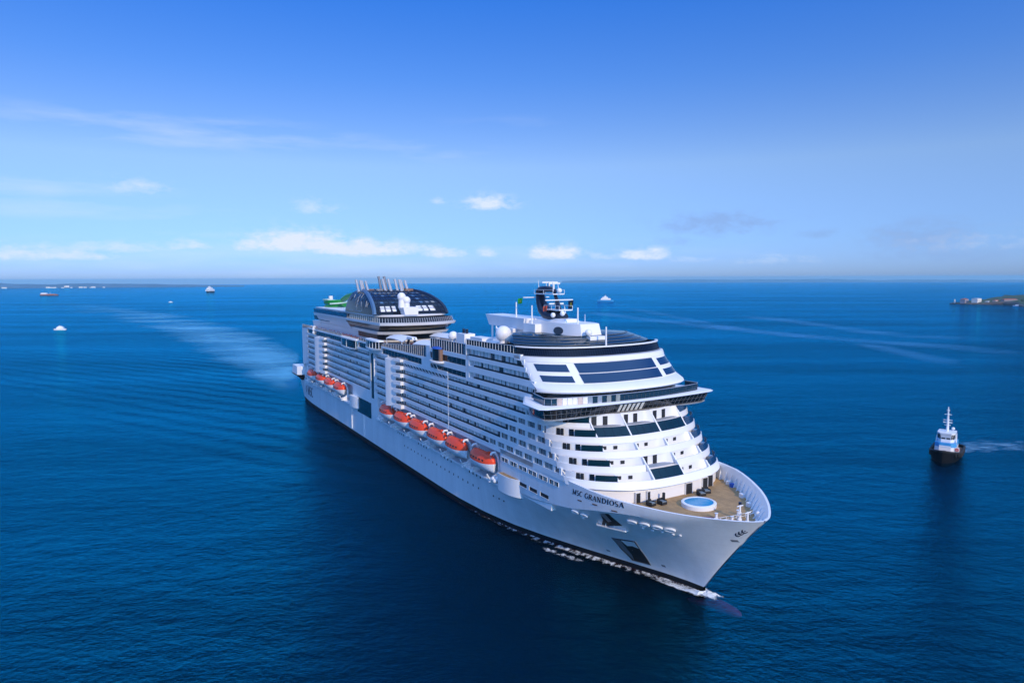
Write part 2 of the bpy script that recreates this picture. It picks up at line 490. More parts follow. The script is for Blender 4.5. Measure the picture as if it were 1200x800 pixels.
def sea_material():
    mt = bpy.data.materials.new('sea_water')
    mt.use_nodes = True
    nt = mt.node_tree
    N, L = nt.nodes, nt.links
    N.remove(N['Principled BSDF'])
    geo = N.new('ShaderNodeNewGeometry')

    def nz(scale, sx, sy, rot, detail, rough):
        mp = N.new('ShaderNodeMapping')
        mp.inputs['Rotation'].default_value = (0, 0, R(rot))
        mp.inputs['Scale'].default_value = (sx, sy, 1)
        L.new(geo.outputs['Position'], mp.inputs[0])
        t = N.new('ShaderNodeTexNoise')
        t.inputs['Scale'].default_value = scale
        t.inputs['Detail'].default_value = detail
        t.inputs['Roughness'].default_value = rough
        L.new(mp.outputs[0], t.inputs['Vector'])
        return t.outputs[0]

    # colour of the water itself: patches of deeper and paler blue
    big = nz(0.0022, 0.5, 1.6, 8, 4, 0.55)
    mid = nz(0.012, 0.5, 1.7, -12, 3, 0.5)
    ad = N.new('ShaderNodeMath'); ad.operation = 'MULTIPLY_ADD'
    L.new(mid, ad.inputs[0]); ad.inputs[1].default_value = 0.35; L.new(big, ad.inputs[2])
    rp = N.new('ShaderNodeValToRGB')
    e = rp.color_ramp.elements
    e[0].position = 0.45; e[0].color = (0.0001, 0.0040, 0.0100, 1)
    e[1].position = 0.88; e[1].color = (0.0002, 0.0110, 0.026, 1)
    L.new(ad.outputs[0], rp.inputs[0])
    # waves: a low swell, chop and wind ripples
    prev = None
    for s, sx, sy, rot, det, ro, st, dist in ((0.035, 0.6, 1.4, 18, 2, 0.5, 1.0, 1.5), (0.17, 0.75, 1.15, -14, 3, 0.6, 1.0, 1.0), (0.55, 0.9, 1.1, 25, 5, 0.72, 1.0, 0.56)):
        bp = N.new('ShaderNodeBump')
        bp.inputs['Strength'].default_value = st
        bp.inputs['Distance'].default_value = dist
        L.new(nz(s, sx, sy, rot, det, ro), bp.inputs['Height'])
        if prev is not None:
            L.new(prev, bp.inputs['Normal'])
        prev = bp.outputs[0]
    # the waves that fan out from the moving ship on its starboard side
    def dotp(v):
        d = N.new('ShaderNodeVectorMath'); d.operation = 'DOT_PRODUCT'
        sb_ = N.new('ShaderNodeVectorMath'); sb_.operation = 'SUBTRACT'
        L.new(geo.outputs['Position'], sb_.inputs[0]); sb_.inputs[1].default_value = (43.9, 149.2, 0)
        L.new(sb_.outputs[0], d.inputs[0]); d.inputs[1].default_value = v
        return d.outputs['Value']

    def mth(op, a, b=None, clamp=False):
        n = N.new('ShaderNodeMath'); n.operation = op; n.use_clamp = clamp
        for i, q in enumerate((a, b)):
            if q is None:
                continue
            if isinstance(q, (int, float)):
                n.inputs[i].default_value = q
            else:
                L.new(q, n.inputs[i])
        return n.outputs[0]
    uu, vv = dotp((0.4941, -0.8694, 0)), dotp((-0.8694, -0.4941, 0))
    warp = mth('MULTIPLY', nz(0.02, 1, 1, 0, 3, 0.6), 5.5)
    ph = mth('ADD', mth('ADD', mth('MULTIPLY', uu, 0.21), mth('MULTIPLY', vv, 0.36)), warp)
    back = mth('MULTIPLY', uu, -1.0)                 # metres aft of the bow
    inner = mth('MULTIPLY', mth('SUBTRACT', vv, 22.0), 0.05, True)
    edge = mth('SUBTRACT', mth('ADD', mth('MULTIPLY', back, 0.42), 16.0), vv)
    outer = mth('MULTIPLY', edge, 0.03, True)
    tail_ = mth('MULTIPLY', mth('SUBTRACT', 900.0, back), 0.003, True)
    msk = mth('MULTIPLY', mth('MULTIPLY', inner, outer), mth('MULTIPLY', tail_, nz(0.012, 1, 1, 30, 2, 0.5)))
    bp = N.new('ShaderNodeBump')
    bp.inputs['Strength'].default_value = 1.0
    bp.inputs['Distance'].default_value = 1.0
    L.new(mth('MULTIPLY', mth('SINE', ph), mth('MULTIPLY', msk, 0.85)), bp.inputs['Height'])
    L.new(prev, bp.inputs['Normal'])
    prev = bp.outputs[0]
    df = N.new('ShaderNodeBsdfDiffuse')
    L.new(rp.outputs[0], df.inputs[0]); L.new(prev, df.inputs['Normal'])
    tr = N.new('ShaderNodeBsdfTransparent')
    tr.inputs[0].default_value = (0.85, 0.9, 1.0, 1)
    m1 = N.new('ShaderNodeMixShader')
    m1.inputs[0].default_value = 0.55
    L.new(df.outputs[0], m1.inputs[1]); L.new(tr.outputs[0], m1.inputs[2])
    gl = N.new('ShaderNodeBsdfGlossy')
    gl.inputs['Color'].default_value = (0.0, 0.59, 1.0, 1)
    gl.inputs['Roughness'].default_value = 0.07
    L.new(prev, gl.inputs['Normal'])
    fr = N.new('ShaderNodeFresnel')
    fr.inputs['IOR'].default_value = 1.333
    L.new(prev, fr.inputs['Normal'])
    # wind patches: ruffled water mirrors less of the sky than the smooth lanes between
    pm = N.new('ShaderNodeMapRange')
    pm.inputs[1].default_value = 0.36; pm.inputs[2].default_value = 0.64
    pm.inputs[3].default_value = 0.78; pm.inputs[4].default_value = 1.18
    L.new(nz(0.0042, 0.35, 1.9, 6, 5, 0.6), pm.inputs[0])
    fm = N.new('ShaderNodeMath'); fm.operation = 'MULTIPLY'; fm.use_clamp = True
    L.new(fr.outputs[0], fm.inputs[0]); L.new(pm.outputs[0], fm.inputs[1])
    m2 = N.new('ShaderNodeMixShader')
    L.new(fm.outputs[0], m2.inputs[0])
    L.new(m1.outputs[0], m2.inputs[1]); L.new(gl.outputs[0], m2.inputs[2])
    L.new(m2.outputs[0], N['Material Output'].inputs['Surface'])
    MATS['sea_water'] = mt


sea_material()
tag(sea_mesh('sea_water').build('sea', recalc=False), 'deep blue open sea running out to the horizon', kind='structure')
tag(sea_mesh('sea_floor', 16.0).build('sea_floor', recalc=False), 'dark blue depth of the sea', kind='structure')

# ------------------------------------------------------------------ the cruise ship
HEAD = math.atan2(-0.8694, 0.4941)
SHIP_M = at(43.9, 149.2, 1.8, HEAD)
ship = empty('cruise_ship', SHIP_M, 'huge white cruise ship with rows of balconies and a dark glass dome aft', 'cruise ship')


def world_of(X, s, z, rot=0.0):
    """World matrix of a thing that rides on the ship."""
    return SHIP_M @ Matrix.Translation((X, port(s, X), z)) @ Matrix.Rotation(rot, 4, 'Z')


LOW = [(0, 0.25), (4, 1.0), (10, 2.7), (19, 5.9), (26, 8.4), (33.5, 11.1), (45, 14.8), (57, 18.0), (70, 20.0), (85, 21.2), (100, 21.5)]
HIGH = [(0, 0.25), (0.5, 1.8), (1.5, 3.5), (3, 5.4), (6, 8.6), (10, 12.0), (14, 14.7), (19, 17.2), (24, 19.2), (30, 20.6), (40, 21.3), (52, 21.5)]


def soft(x, pts):
    h = 1.5 if x >= 3 else max(0.02, x * 0.5)
    return (interp(x - h, pts) + 2 * interp(x, pts) + interp(x + h, pts)) / 4


def stem_x(z):
    z = min(z, 20.6)
    return -0.5 if z < 0 else -0.5 + 0.70 * z + 0.0045 * z * z


def knuckle_z(X):
    return interp(X, [(-60, 12.4), (-40, 12.9), (-24, 15.0), (-15, 17.0), (-7, 18.2), (2, 18.5), (16, 18.6)])


def top_z(X):
    return interp(X, [(-40, 22.3), (-15, 21.4), (5, 20.7), (15, 20.4)])


def hull_half(X, z):
    u = stem_x(z) - X
    if u < 0:
        return 0.0
    kz = lerp(knuckle_z(X), top_z(X), max(0.0, min(1.0, (X - 1.0) / 9.0)))
    t = max(0.0, min(1.0, z / kz)) ** 1.25
    b = lerp(soft(u, LOW), soft(u, HIGH), t)
    if z < -1.8:
        b *= max(0.3, 1 - 0.08 * (-1.8 - z))
    if X < -270:
        k = (-270 - X) / 44.0
        b -= (1.4 + 1.2 * max(0, 1 - z / 8.0)) * k * k
    return b


def build_hull():
    b = SB('hull_white')
    us = [0, .12, .3, .6, 1, 1.5, 2.2, 3, 4, 5, 6.5, 8, 10, 12, 14, 16.5, 19, 22, 25, 28, 32, 36, 40, 45, 50, 56, 62, 70, 78, 86, 94, 102]
    nb = 36
    zs = [-8, -6, -4.5, -3, -1.8, -1.2, 0, 1.2, 2.5, 4, 5.5, 7, 8.5, 10, 11.2, 12]
    for sg in (1, -1):
        rows = []
        for z in zs:
            row = []
            for u in us:
                X = stem_x(z) - u
                row.append((X, sg * hull_half(X, z), z))
            x0 = stem_x(z) - us[-1]
            for i in range(1, nb + 1):
                X = lerp(x0, -314 + max(0, 1 - z / 9.0) * 5.5, i / nb)
                row.append((X, sg * hull_half(X, z), z))
            rows.append(row)
        for i in range(len(zs) - 1):
            b.mat('hull_red' if zs[i + 1] <= -1.1 else 'hull_black' if zs[i + 1] <= 0 else 'hull_white')
            b.grid(rows[i:i + 2])
        # bow: from the level of the boat deck up to the bulwark top
        uu = us[:-6]
        rows = []
        for r in [i / 8 for i in range(9)] + [1.35, 1.7, 2.0]:
            row = []
            for u in uu + [1e9]:
                z = 15.0
                for _ in range(6):
                    X = max(-58.0, stem_x(z) - u)
                    kz, tz = knuckle_z(X), top_z(X)
                    z = lerp(12.0, kz, r) if r <= 1 else lerp(kz, tz, r - 1)
                row.append((X, sg * hull_half(X, z), z))
            rows.append(row)
        b.mat('hull_white').grid(rows)
        # rim and inner face of the bow bulwark
        top = [p for p in rows[-1] if p[0] > -27]
        cap = [(p[0] - (0.45 if abs(p[1]) < 2.5 else 0.2), sg * max(0.0, abs(p[1]) - 0.5), p[2] + 0.02) for p in top]
        low = []
        for p in cap:
            X = min(p[0] - 0.15, stem_x(17.3) - 0.8)
            low.append((X, sg * max(0.0, min(abs(p[1]) - 0.12, hull_half(X, 17.3) - 0.3)), 17.3))
        b.mat('white_paint').grid([top, cap, low])
    # transom
    tr = [(-314 + max(0, 1 - z / 9.0) * 5.5, hull_half(-314, z), z) for z in zs]
    b.mat('hull_white').grid([[(x, s, z) for x, s, z in tr], [(x, -s, z) for x, s, z in tr]])
    h = b.build('hull', ship, angle=24)
    # the long bulb in front of the stem, just under the surface
    q = SB('bulb_red')
    q.tube([(-8, -0.8, -4.8), (-3, -0.9, -4.1), (2, -1.0, -3.4), (5, -1.1, -3.15), (7.2, -1.2, -2.95), (8.6, -1.2, -2.9), (9.2, -1.2, -2.95)],
           [1.8, 1.8, 1.55, 1.28, 1.02, 0.6, 0.12], 14)
    q.build('bulbous_bow', h)
    return h


hull = build_hull()


def on_hull(X, z, out=0.05):
    return (X, hull_half(X, z) + out, z)


# ---------------------------------------------------------------- front of the superstructure
COFF = [(0, 0), (3, .1), (6, .45), (9, 1.1), (12, 2.2), (14, 3.4), (16, 4.9), (18, 6.8), (19.5, 8.8), (20.6, 10.8), (21.2, 12.4), (21.5, 14.0)]


def front(Xf, sa=21.5, sb=-21.5, off=0.0, n=44, shape=1.0):
    """Plan curve of the rounded front, from starboard sa to port sb."""
    ta, tb = math.asin(max(-1, min(1, sa / 21.5))), math.asin(max(-1, min(1, sb / 21.5)))
    k = max(3, int(n * abs(ta - tb) / math.pi) + 2)
    out = []
    for i in range(k):
        s = 21.5 * math.sin(lerp(ta, tb, i / (k - 1)))
        a = abs(s)
        c = (interp(a - .8, COFF) + 2 * interp(a, COFF) + interp(a + .8, COFF)) / 4 if 1 < a < 20.5 else interp(a, COFF)
        c *= 1.0 if s > 0 else 0.66
        out.append((Xf - c * shape - off, s * (21.5 - off * 0.85) / 21.5))
    return out


ZK = [22.5, 25.45, 28.45, 31.45, 34.4, 37.35]        # lower edges of the balcony openings
XT = [-12.2, -15.2, -18.0, -20.8, -23.6]             # the stepped front at each of these levels
OPEN = 1.6                                           # height of an opening along the side
TAIL = -300.0

# core: what stands behind the balconies (cabins), stepped like the front
core = SB('white_paint')
for k in range(4):
    z0, z1 = ZK[k] - 0.95, (ZK[k + 1] - 0.95 if k < 3 else 37.0)
    xf = XT[k + 1] - (0.9 if k < 3 else 4.2)
    core.prism(front(xf, 20.0, -20.0) + [(-150, -20.0), (-150, 20.0)], z0, z1)
core.prism(front(-12.6, 19.5, -19.5) + [(-55, -19.5), (-55, 19.5)], 17.3, ZK[0] - 0.95)
core.prism([(-58, 21.2), (-58, -21.2), (-32, -21.2), (-32, 21.2)], 12.0, 17.4)
core.prism([(-58, 21.1), (-58, -21.1), (-36, -21.1), (-36, 21.1)], 17.4, 21.0)
core.prism(front(-37.5, 20.0, -20.0) + [(-79, -20.0), (-79, 20.0)], 37.0, 49.4)
core.prism([(-150, 19.9), (-150, -19.9), (-79, -19.9), (-79, 19.9)], 37.0, 41.9)
core.prism([(TAIL + 1, 19.9), (TAIL + 1, -19.9), (-150.02, -19.9), (-150.02, 19.9)], 21.1, 41.9)
core.prism([(TAIL - 4, 18.2), (TAIL - 4, -18.2), (-58.02, -18.2), (-58.02, 18.2)], 11.7, 21.08)
core_o = core.build('cabin_block', ship)

fd = SB('teak')                                      # bow deck
pts = []
for i in range(41):
    X = lerp(-26.0, stem_x(17.2) - 0.9, (i / 40.0) ** 0.6)
    pts.append((X, max(0.0, hull_half(X, 17.2) - 0.25)))
fd.prism([(x, s) for x, s in pts] + [(x, -s) for x, s in pts[::-1][1:]], 17.1, 17.35)
fd.build('bow_deck', ship)

# white bands of the front, each going on along both sides as the slab edge of its deck
for k in range(5):
    zt = ZK[k]
    zb = 20.8 if k == 0 else ZK[k] - 1.65 if k < 4 else ZK[k] - 1.35
    xt = XT[k]
    xb = -11.3 if k == 0 else xt + 0.35
    b = SB('white_paint')
    if k == 0:
        b.ribbon(front(xb), zb, front(xt), zt, 0.35)
    elif k == 4:
        for a, c in ((21.5, 13.0), (-13.6, -21.5)):
            b.ribbon(front(xb, a, c), zb, front(xt, a, c), zt, 0.35)
    elif k == 1:        # tier with the tall glazed bay in the middle
        for a, c in ((21.5, 5.0), (-4.0, -21.5)):
            b.ribbon(front(xb, a, c), zb, front(xt, a, c), zt, 0.35)
    else:
        b.ribbon(front(xb), zb, front(xt), zt, 0.35)
    # deck plate behind the band
    fl = front(xt - 0.4, 21.2, -21.2)
    zp = ZK[k] - 0.95
    b.mat('deck_grey').prism(fl + [(xt - 16, -21.2), (xt - 16, 21.2)], zp, zp + 0.06)
    b.mat('white_paint')
    # along the sides
    xe = xt - 13.95
    for sg in (1, -1):
        s0, s1 = sorted((sg * 20.0, sg * 21.5))
        zs = ZK[k] - (2.96 - OPEN) if k else 21.1
        b.box(-134, xe if sg > 0 else xt - 9.15, s0, s1, zs, ZK[k])
    b.build('deck_band', ship)
for sg in (1, -1):
    b = SB('white_paint')
    s0, s1 = sorted((sg * 20.0, sg * 21.5))
    b.box(-134, -42.0, s0, s1, ZK[4] + OPEN, ZK[5])
    b.box(-79.6, -41.0, s0, s1, ZK[5] + OPEN - 0.15, 40.2)
    b.box(-79.6, -39.5, s0, s1, 41.9, 43.7)
    b.box(-79.6, -43.8, s0, s1, 45.5, 46.8)
    b.box(-79.6, -46.5, s0, s1, 48.8, 50.0)
    b.box(-79.6, -77.6, s0, s1, 40.2, 46.8)
    b.box(-79.9, -79.4, s0 - 0.02, s1 + 0.02, 38.9, 51.4)
    b.build('upper_side_band', ship)

# open corners of the front, level by level, and the bays between the fins
FINS = [13.2, 4.7, -4.2, -13.6]
for k in range(5):
    z0, z1 = ZK[k] + 0.02, (ZK[k + 1] - 1.6 if k < 3 else 33.05 if k == 3 else 35.95)
    for sg in (1, -1):
        def arc(a, c, xo):
            return front(XT[k] + xo, a, c) if sg > 0 else front(XT[k] + xo, -c, -a)
        if sg < 0:
            w = SB('blue_glass')
            w.ribbon(arc(21.5, 13.75, -.25), z0 - .03, arc(21.5, 13.75, -.8), z1 + .1, .1)
            w.build('corner_window', ship)
            continue
        w = SB('white_paint')
        w.ribbon(arc(21.3, 20.2, -0.5), z0 - 0.2, arc(21.3, 20.2, -0.5), z1 + 0.2, 0.2)
        w.build('corner_wall', ship)
        for a, c in ((20.1, 19.65), (19.55, 19.1)):
            w = SB('black_and_shade')
            w.ribbon(arc(a, c, -0.6), z0 - 0.25, arc(a, c, -0.6), z1 + 0.1, 0.1)
            w.build('corner_door', ship)
        w = SB('white_paint')
        w.ribbon(arc(20.1, 13.3, -1.7), z0 - 0.3, arc(20.1, 13.3, -1.7), z1 + 0.3, 0.2)
        w.build('corner_recess', ship)
        w = SB('dark_glass')
        w.ribbon(arc(17.9, 17.1, -1.45), z0 - 0.8, arc(17.9, 17.1, -1.45), z1, 0.05)
        w.build('corner_door', ship)
        w = SB('teal_glass' if sg > 0 else 'blue_glass')
        w.ribbon(arc(17.4, 13.35, -0.28), z0, arc(17.4, 13.35, -0.32), z1 + 0.1, 0.08)
        w.build('corner_window', ship)
    if k == 4:
        break
    for i in range(3):
        a, c = FINS[i] - 0.15, FINS[i + 1] + 0.15
        mid, hw = (a + c) / 2, (a - c) / 2
        tall = (k == 0 and i == 1) or k == 3
        doors = (k == 1 and i == 1) or k == 3
        xw = XT[k] - (4.7 if k == 3 else 2.7)
        zf = ZK[k] - 0.88 if k < 3 else 33.4
        zc = ZK[k + 1] - 1.5 if k < 3 else 36.2
        if k == 0 and i == 1:
            zc = 24.6
        if k == 1 and i == 1:
            zf = 24.3

        def curl(x, amt):
            """The back wall curls forward at its port end, less so higher up."""
            out = []
            for xx, ss in front(x, a, c, n=90):
                e = (mid - ss) / hw
                out.append((xx + amt * max(0, (e - .45) / .55) ** 2.2, ss))
            return out
        w = SB('white_paint')
        w.ribbon(curl(xw, 2.3 if k < 3 else 2.6), zf, curl(xw - .1, .8 if k < 3 else .5), zc, 0.15)
        w.build('bay_wall', ship)
        w = SB('white_paint')
        w.ribbon(front(xw + 2.2, a, c), zf - .1, front(xw - .1, a, c), zf + .02, .06)
        w.build('bay_floor', ship)
        if tall:
            g = SB('teal_glass')
            top = 2.05
            g.ribbon(front(XT[k] - 0.12, a, c), ZK[k] + 0.01, front(XT[k] - 0.12 - top * 0.9, a, c), ZK[k] + top, 0.08)
            go = g.build('bay_glazing', ship)
            for t in (0.25, 0.5, 0.75):
                q = lerp(a, c, t)
                p0, p1 = front(XT[k] - 0.1, q, q - 0.1)[0], front(XT[k] - 0.1 - top * 0.9, q, q - 0.1)[0]
                fr = SB('navy')
                fr.rod((p0[0], p0[1], ZK[k]), (p1[0], p1[1], ZK[k] + top), 0.04)
                fr.build('mullion', go)
        for e in (-0.62, 0.05) if doors else (-0.7, -0.05):
            q = mid - e * hw
            w = SB('black_and_shade')
            if doors:
                p = front(xw + 0.08, q + 0.6, q - 0.6)
                zb = ZK[k] - 0.85 if k == 1 else 33.55
                w.ribbon(p, zb, p, zb + 2.2, 0.05)
                w.build('bay_door', ship)
            else:
                p = front(xw + 0.09, q + 0.5, q - 0.5)
                w.ribbon(p, zf + 0.85, p, zf + 1.7, 0.05)
                w.build('bay_window', ship)
# fins running down the slope of the front
for j, s in enumerate(FINS):
    for k in range(4):
        solid = not (k == 1 and j in (1, 2))
        w = SB('white_paint')
        za, zb = ZK[k] - 0.02, (ZK[k + 1] - 1.6 if k < 3 else 36.1)
        if k == 0 and j in (1, 2):
            zb = 25.4
        xa = front(XT[k] + 0.02, s, s - 0.1)[0][0]
        xb = xa - (zb - za) * 0.93
        vs = [(xa, za), (xa - 2.4, za - 0.85), (xb - 1.0, zb), (xb, zb)]
        w.add([(x, s + d, z) for d in (-0.2, 0.2) for x, z in vs],
              [(0, 1, 2, 3), (7, 6, 5, 4)] + [(q, (q + 1) % 4, 4 + (q + 1) % 4, 4 + q) for q in range(4)])
        w.build('fin', ship)

# bridge with its wings
def bridge_curve(x0, w, k=0.0030):
    out = []
    for i in range(37):
        s = lerp(w, -w * .925, i / 36)
        out.append((x0 - k * s * s - max(0, abs(s) - w * (1 if s > 0 else .925) + 1.8) ** 2 * 0.25, s))
    return out


b = SB('white_paint')
plan = bridge_curve(-26.5, 26.0, .0008)
wing_back = [(-33.5, -24.3), (-44, -20.6), (-44, 21.0), (-34.5, 25.6)]
b.loft([(x - 0.7, s * 0.985) for x, s in plan] + wing_back, 35.75, plan + wing_back, 36.25)
b.build('bridge_floor', ship)
b = SB('dark_glass')
pl0, pl1 = bridge_curve(-26.8, 25.6, .0008), bridge_curve(-25.2, 26.4, .002)
wb = [(-33.5, -24.0), (-43.6, -20.5), (-43.6, 20.9), (-34.0, 25.2)]
b.loft(pl0 + wb, 36.25, pl1 + wb, 38.7, caps=False)
bw = b.build('bridge_window', ship)
f = SB('grey_metal')
for i in range(0, 37):
    p, q = pl0[i], pl1[i]
    f.rod((p[0] + .03, p[1], 36.25), (q[0] + .03, q[1], 38.7), 0.05, 4)
for i in range(36):
    p, q = ((pl0[j][0] * .45 + pl1[j][0] * .55 + .02, pl1[j][1], 37.6) for j in (i, i + 1))
    f.rod(p, q, 0.04, 4)
f.build('window_frame', bw)
for i in (15, 16, 17, 18, 19, 20):               # blinds drawn behind some panes
    p, q, p1, q1 = pl0[i], pl0[i + 1], pl1[i], pl1[i + 1]
    g = SB('curtain')
    g.quad(*[(lerp(p[0], p1[0], h) + .06, lerp(p[1], q[1], u), 36.3 + 2.35 * h) for u, h in ((.12, .05), (.7, .05), (.7, .92), (.12, .92))])
    g.build('window_blind', bw, recalc=False)
b = SB('white_paint')
plan2 = bridge_curve(-23.9, 27.8, .0030)
wb2 = [(-34.0, -25.4), (-46, -20.4), (-46, 20.8), (-36.0, 27.0)]
b.loft([(x - 0.9, s * 0.985) for x, s in plan2] + wb2, 38.7, plan2 + wb2, 39.05)
b.loft(plan2 + wb2, 39.05, [(x - 0.5, s * 0.985) for x, s in plan2] + [(x, s * .98) for x, s in wb2], 39.35)
b.build('bridge_roof', ship)
# glass parapet of the terrace over the bridge, screens behind it at the starboard end
rail = [(x - 0.4, s) for x, s in bridge_curve(-25.0, 24.6, .006)]
rail = [(-38, 22.8)] + rail + [(-34, -22.4)]
for i in range(len(rail) - 1):
    g = SB('rail_glass')
    p, q = rail[i], rail[i + 1]
    e = [(lerp(p[0], q[0], .03), lerp(p[1], q[1], .03)), (lerp(p[0], q[0], .97), lerp(p[1], q[1], .97))]
    g.ribbon(e, 39.35, e, 41.1, 0.06)
    g.build('glass_panel', ship)
g = SB('steel')
g.tube([(x, s, 41.15) for x, s in rail], 0.07, 6)
g.build('terrace_handrail', ship)
for i, mt in enumerate(('curtain_warm', 'curtain', 'white_cloth', 'curtain', 'curtain_warm', 'curtain', 'steel', 'rail_glass', 'steel', 'rail_glass', 'curtain_dim', 'rail_glass', 'curtain_dim')):
    p, q = rail[3 + i], rail[4 + i]
    g = SB(mt)
    e = [(p[0] + .10, p[1]), (lerp(p[0], q[0], .93) + .10, lerp(p[1], q[1], .93))]
    g.ribbon(e, 39.4, e, 41.05, 0.05)
    g.build('privacy_screen', ship)
b = SB('dark_glass')
b.ribbon(front(-30.5, shape=.7), 39.3, front(-30.5, shape=.7), 41.6, 0.2)
b.build('terrace_wall', ship)

# upper front: brow, big panes, white belt, dark belt
def brow(x):
    return [(xx, s * (1.02 if s > 0 else 1.0)) for xx, s in front(x, shape=.8)]


b = SB('white_paint')
b.loft([(x - .6, s) for x, s in brow(-26.5)], 41.3, brow(-26.4), 41.7)
b.loft(brow(-26.4), 41.7, brow(-26.8), 42.3)
b.loft(brow(-26.8), 42.3, front(-28.7, shape=.9), 43.45)
b.loft(front(-28.8, 21.4, -21.4, shape=.9), 43.45, front(-33.8, 21.4, -21.4, shape=.95), 48.4)
b.build('upper_front', ship)
b = SB('white_paint')
b.loft(front(-33.6, shape=.95) + [(-50, -21.5), (-50, 21.5)], 48.4, front(-34.2, shape=.95) + [(-50, -21.5), (-50, 21.5)], 49.6)
b.build('white_belt', ship)


def pane(zb, zt, a, c, name, mt='blue_glass', push=0.16, lean=0.0):
    def xf(z):
        return -28.8 + (z - 43.45) / 4.95 * -5.0 + push
    g = SB(mt)
    def sh(z):
        return .9 + .05 * (z - 43.45) / 4.95
    c0 = front(xf(zb), a + lean, c - lean, shape=sh(zb))
    c1 = front(xf(zt), a, c, shape=sh(zt))
    n = min(len(c0), len(c1))

    def res(cv):
        return [(lerp(cv[int(t)][0], cv[min(len(cv) - 1, int(t) + 1)][0], t - int(t)), lerp(cv[int(t)][1], cv[min(len(cv) - 1, int(t) + 1)][1], t - int(t)))
                for t in [i * (len(cv) - 1) / (n - 1) for i in range(n)]]
    g.ribbon(res(c0), zb, res(c1), zt, 0.12)
    return g.build(name, ship)


pane(46.0, 48.25, 12.0, -12.0, 'lounge_window', lean=-0.1)
pane(43.7, 45.8, 12.1, -12.1, 'lounge_window', lean=-0.1)
for sg in (1, -1):
    for zb, zt in ((46.25, 47.95), (43.85, 45.3)):
        pane(zb, zt, *((20.0, 13.9) if sg > 0 else (-13.9, -20.0)), 'corner_lounge_window')
b = SB('belt_glass')
b.loft(front(-35.6, off=0.1, shape=.95) + [(-60, -21.3), (-60, 21.3)], 49.6, front(-36.6, off=0.25, shape=.95) + [(-60, -21.2), (-60, 21.2)], 51.8, caps=False)
belt = b.build('glass_belt', ship)
f = SB('navy')
cv0, cv1 = front(-35.52, off=0.06, n=90, shape=.95), front(-36.5, off=0.2, n=90, shape=.95)
for p, q in list(zip(cv0, cv1))[2:-2]:
    f.rod((p[0], p[1], 49.6), (q[0], q[1], 51.8), 0.03, 4)
f.build('belt_mullion', belt)
b = SB('white_paint')
b.ribbon(front(-36.3, shape=.95), 51.8, front(-36.3, shape=.95), 52.15, 0.6)
b.build('belt_rim', ship)
b = SB('deck_grey')
b.prism(front(-34.5, off=.3, shape=.95) + [(-79.6, -21.2), (-79.6, 21.2)], 49.61, 49.75)
b.build('top_deck', ship)
# ring of the glazed solarium inside the belt
b = SB('teal_glass')
ring0 = [(x - 1.5, s * .93) for x, s in front(-37.2)] + [(-66, -15.5), (-66, 15.5)]
ring1 = [(x - 6.5, s * .80) for x, s in front(-38.0)] + [(-66, -12.5), (-66, 12.5)]
b.loft(ring0, 50.1, ring0, 52.3, caps=False)
b.loft(ring0, 52.3, ring1, 54.2)
sol = b.build('solarium_roof', ship)
f = SB('grey_metal')
for t in (0.0, 0.33, 0.66, 1.0):
    f.tube([(lerp(p[0], q[0], t) + .05, lerp(p[1], q[1], t), lerp(52.34, 54.24, t)) for p, q in zip(ring0[:-2], ring1[:-2])], 0.06, 5)
f.build('roof_glazing_bar', sol)

# ---------------------------------------------------------------- balconies and cabin windows of the starboard side
def balcony_geometry(b, x0, z, w, variant, tall=OPEN, s_out=21.5):
    sb = s_out - 0.75
    b.mat('window_dark').box(x0 + .04, x0 + w - .1, sb - 0.02, sb + .03, z + 0.02, z + tall - .02)
    n = 2 if w < 6 else 3
    for i in range(n):
        cw = w / n
        g = ((0.10, .90), (.16, .95), (.06, .84), (.12, .93), (.07, .95))[(variant + i) % 5]
        mt = 'curtain_warm' if (variant * 3 + i) % 17 == 5 else 'curtain'
        if (variant + i * 3) % 13 == 6:
            continue
        b.mat(mt).box(x0 + i * cw + g[0] * cw, x0 + i * cw + g[1] * cw, sb + .05, sb + .12, z + .04, z + tall - .05)
    b.mat('white_paint').box(x0 + w - .12, x0 + w, sb, s_out - .12, z, z + tall)
    if n == 2:
        b.box(x0 + w / 2 - .05, x0 + w / 2 + .05, sb, s_out - .35, z, z + tall)


def balustrade_geometry(b, x0, z, w, tall=0.52, s_out=21.5):
    b.mat('balustrade_glass').box(x0 + .02, x0 + w - .02, s_out - .14, s_out - .08, z + .01, z + tall)


cells = []
XB = [-65, -58, -53.5, -48.5, -44, -43.5]
for k in range(6):
    n = int(round((XB[k] + 93.2) / 5.1))
    w = (XB[k] + 93.2) / n
    cells += [(-93.2 + i * w, ZK[k], w, OPEN if k < 5 else 1.45) for i in range(n)]
    if k < 5:
        cells += [(-134 + i * 5.1, ZK[k], 5.1, OPEN) for i in range(8)]
    cells += [(-155 - 5.1 - i * 5.07, ZK[k], 5.07, OPEN) for i in range(18) if not -173.5 < -157.5 - i * 5.07 < -167]
    cells += [(-286.5 + i * 4.8, ZK[k], 4.8, OPEN) for i in range(4)]
for z, xa, xb, t in ((40.2, -74.6, -39.5, 1.7), (43.7, -74.6, -42.0, 1.8), (46.8, -77.6, -45.0, 2.0)):
    n = int(round((xb - xa) / 7.0))
    cells += [(xa + i * (xb - xa) / n, z, (xb - xa) / n, t) for i in range(n)]
cells.sort(key=lambda c: -(c[0] + 1000) * (1.0 + 0.02 * c[2]))
rest = SB('white_paint')
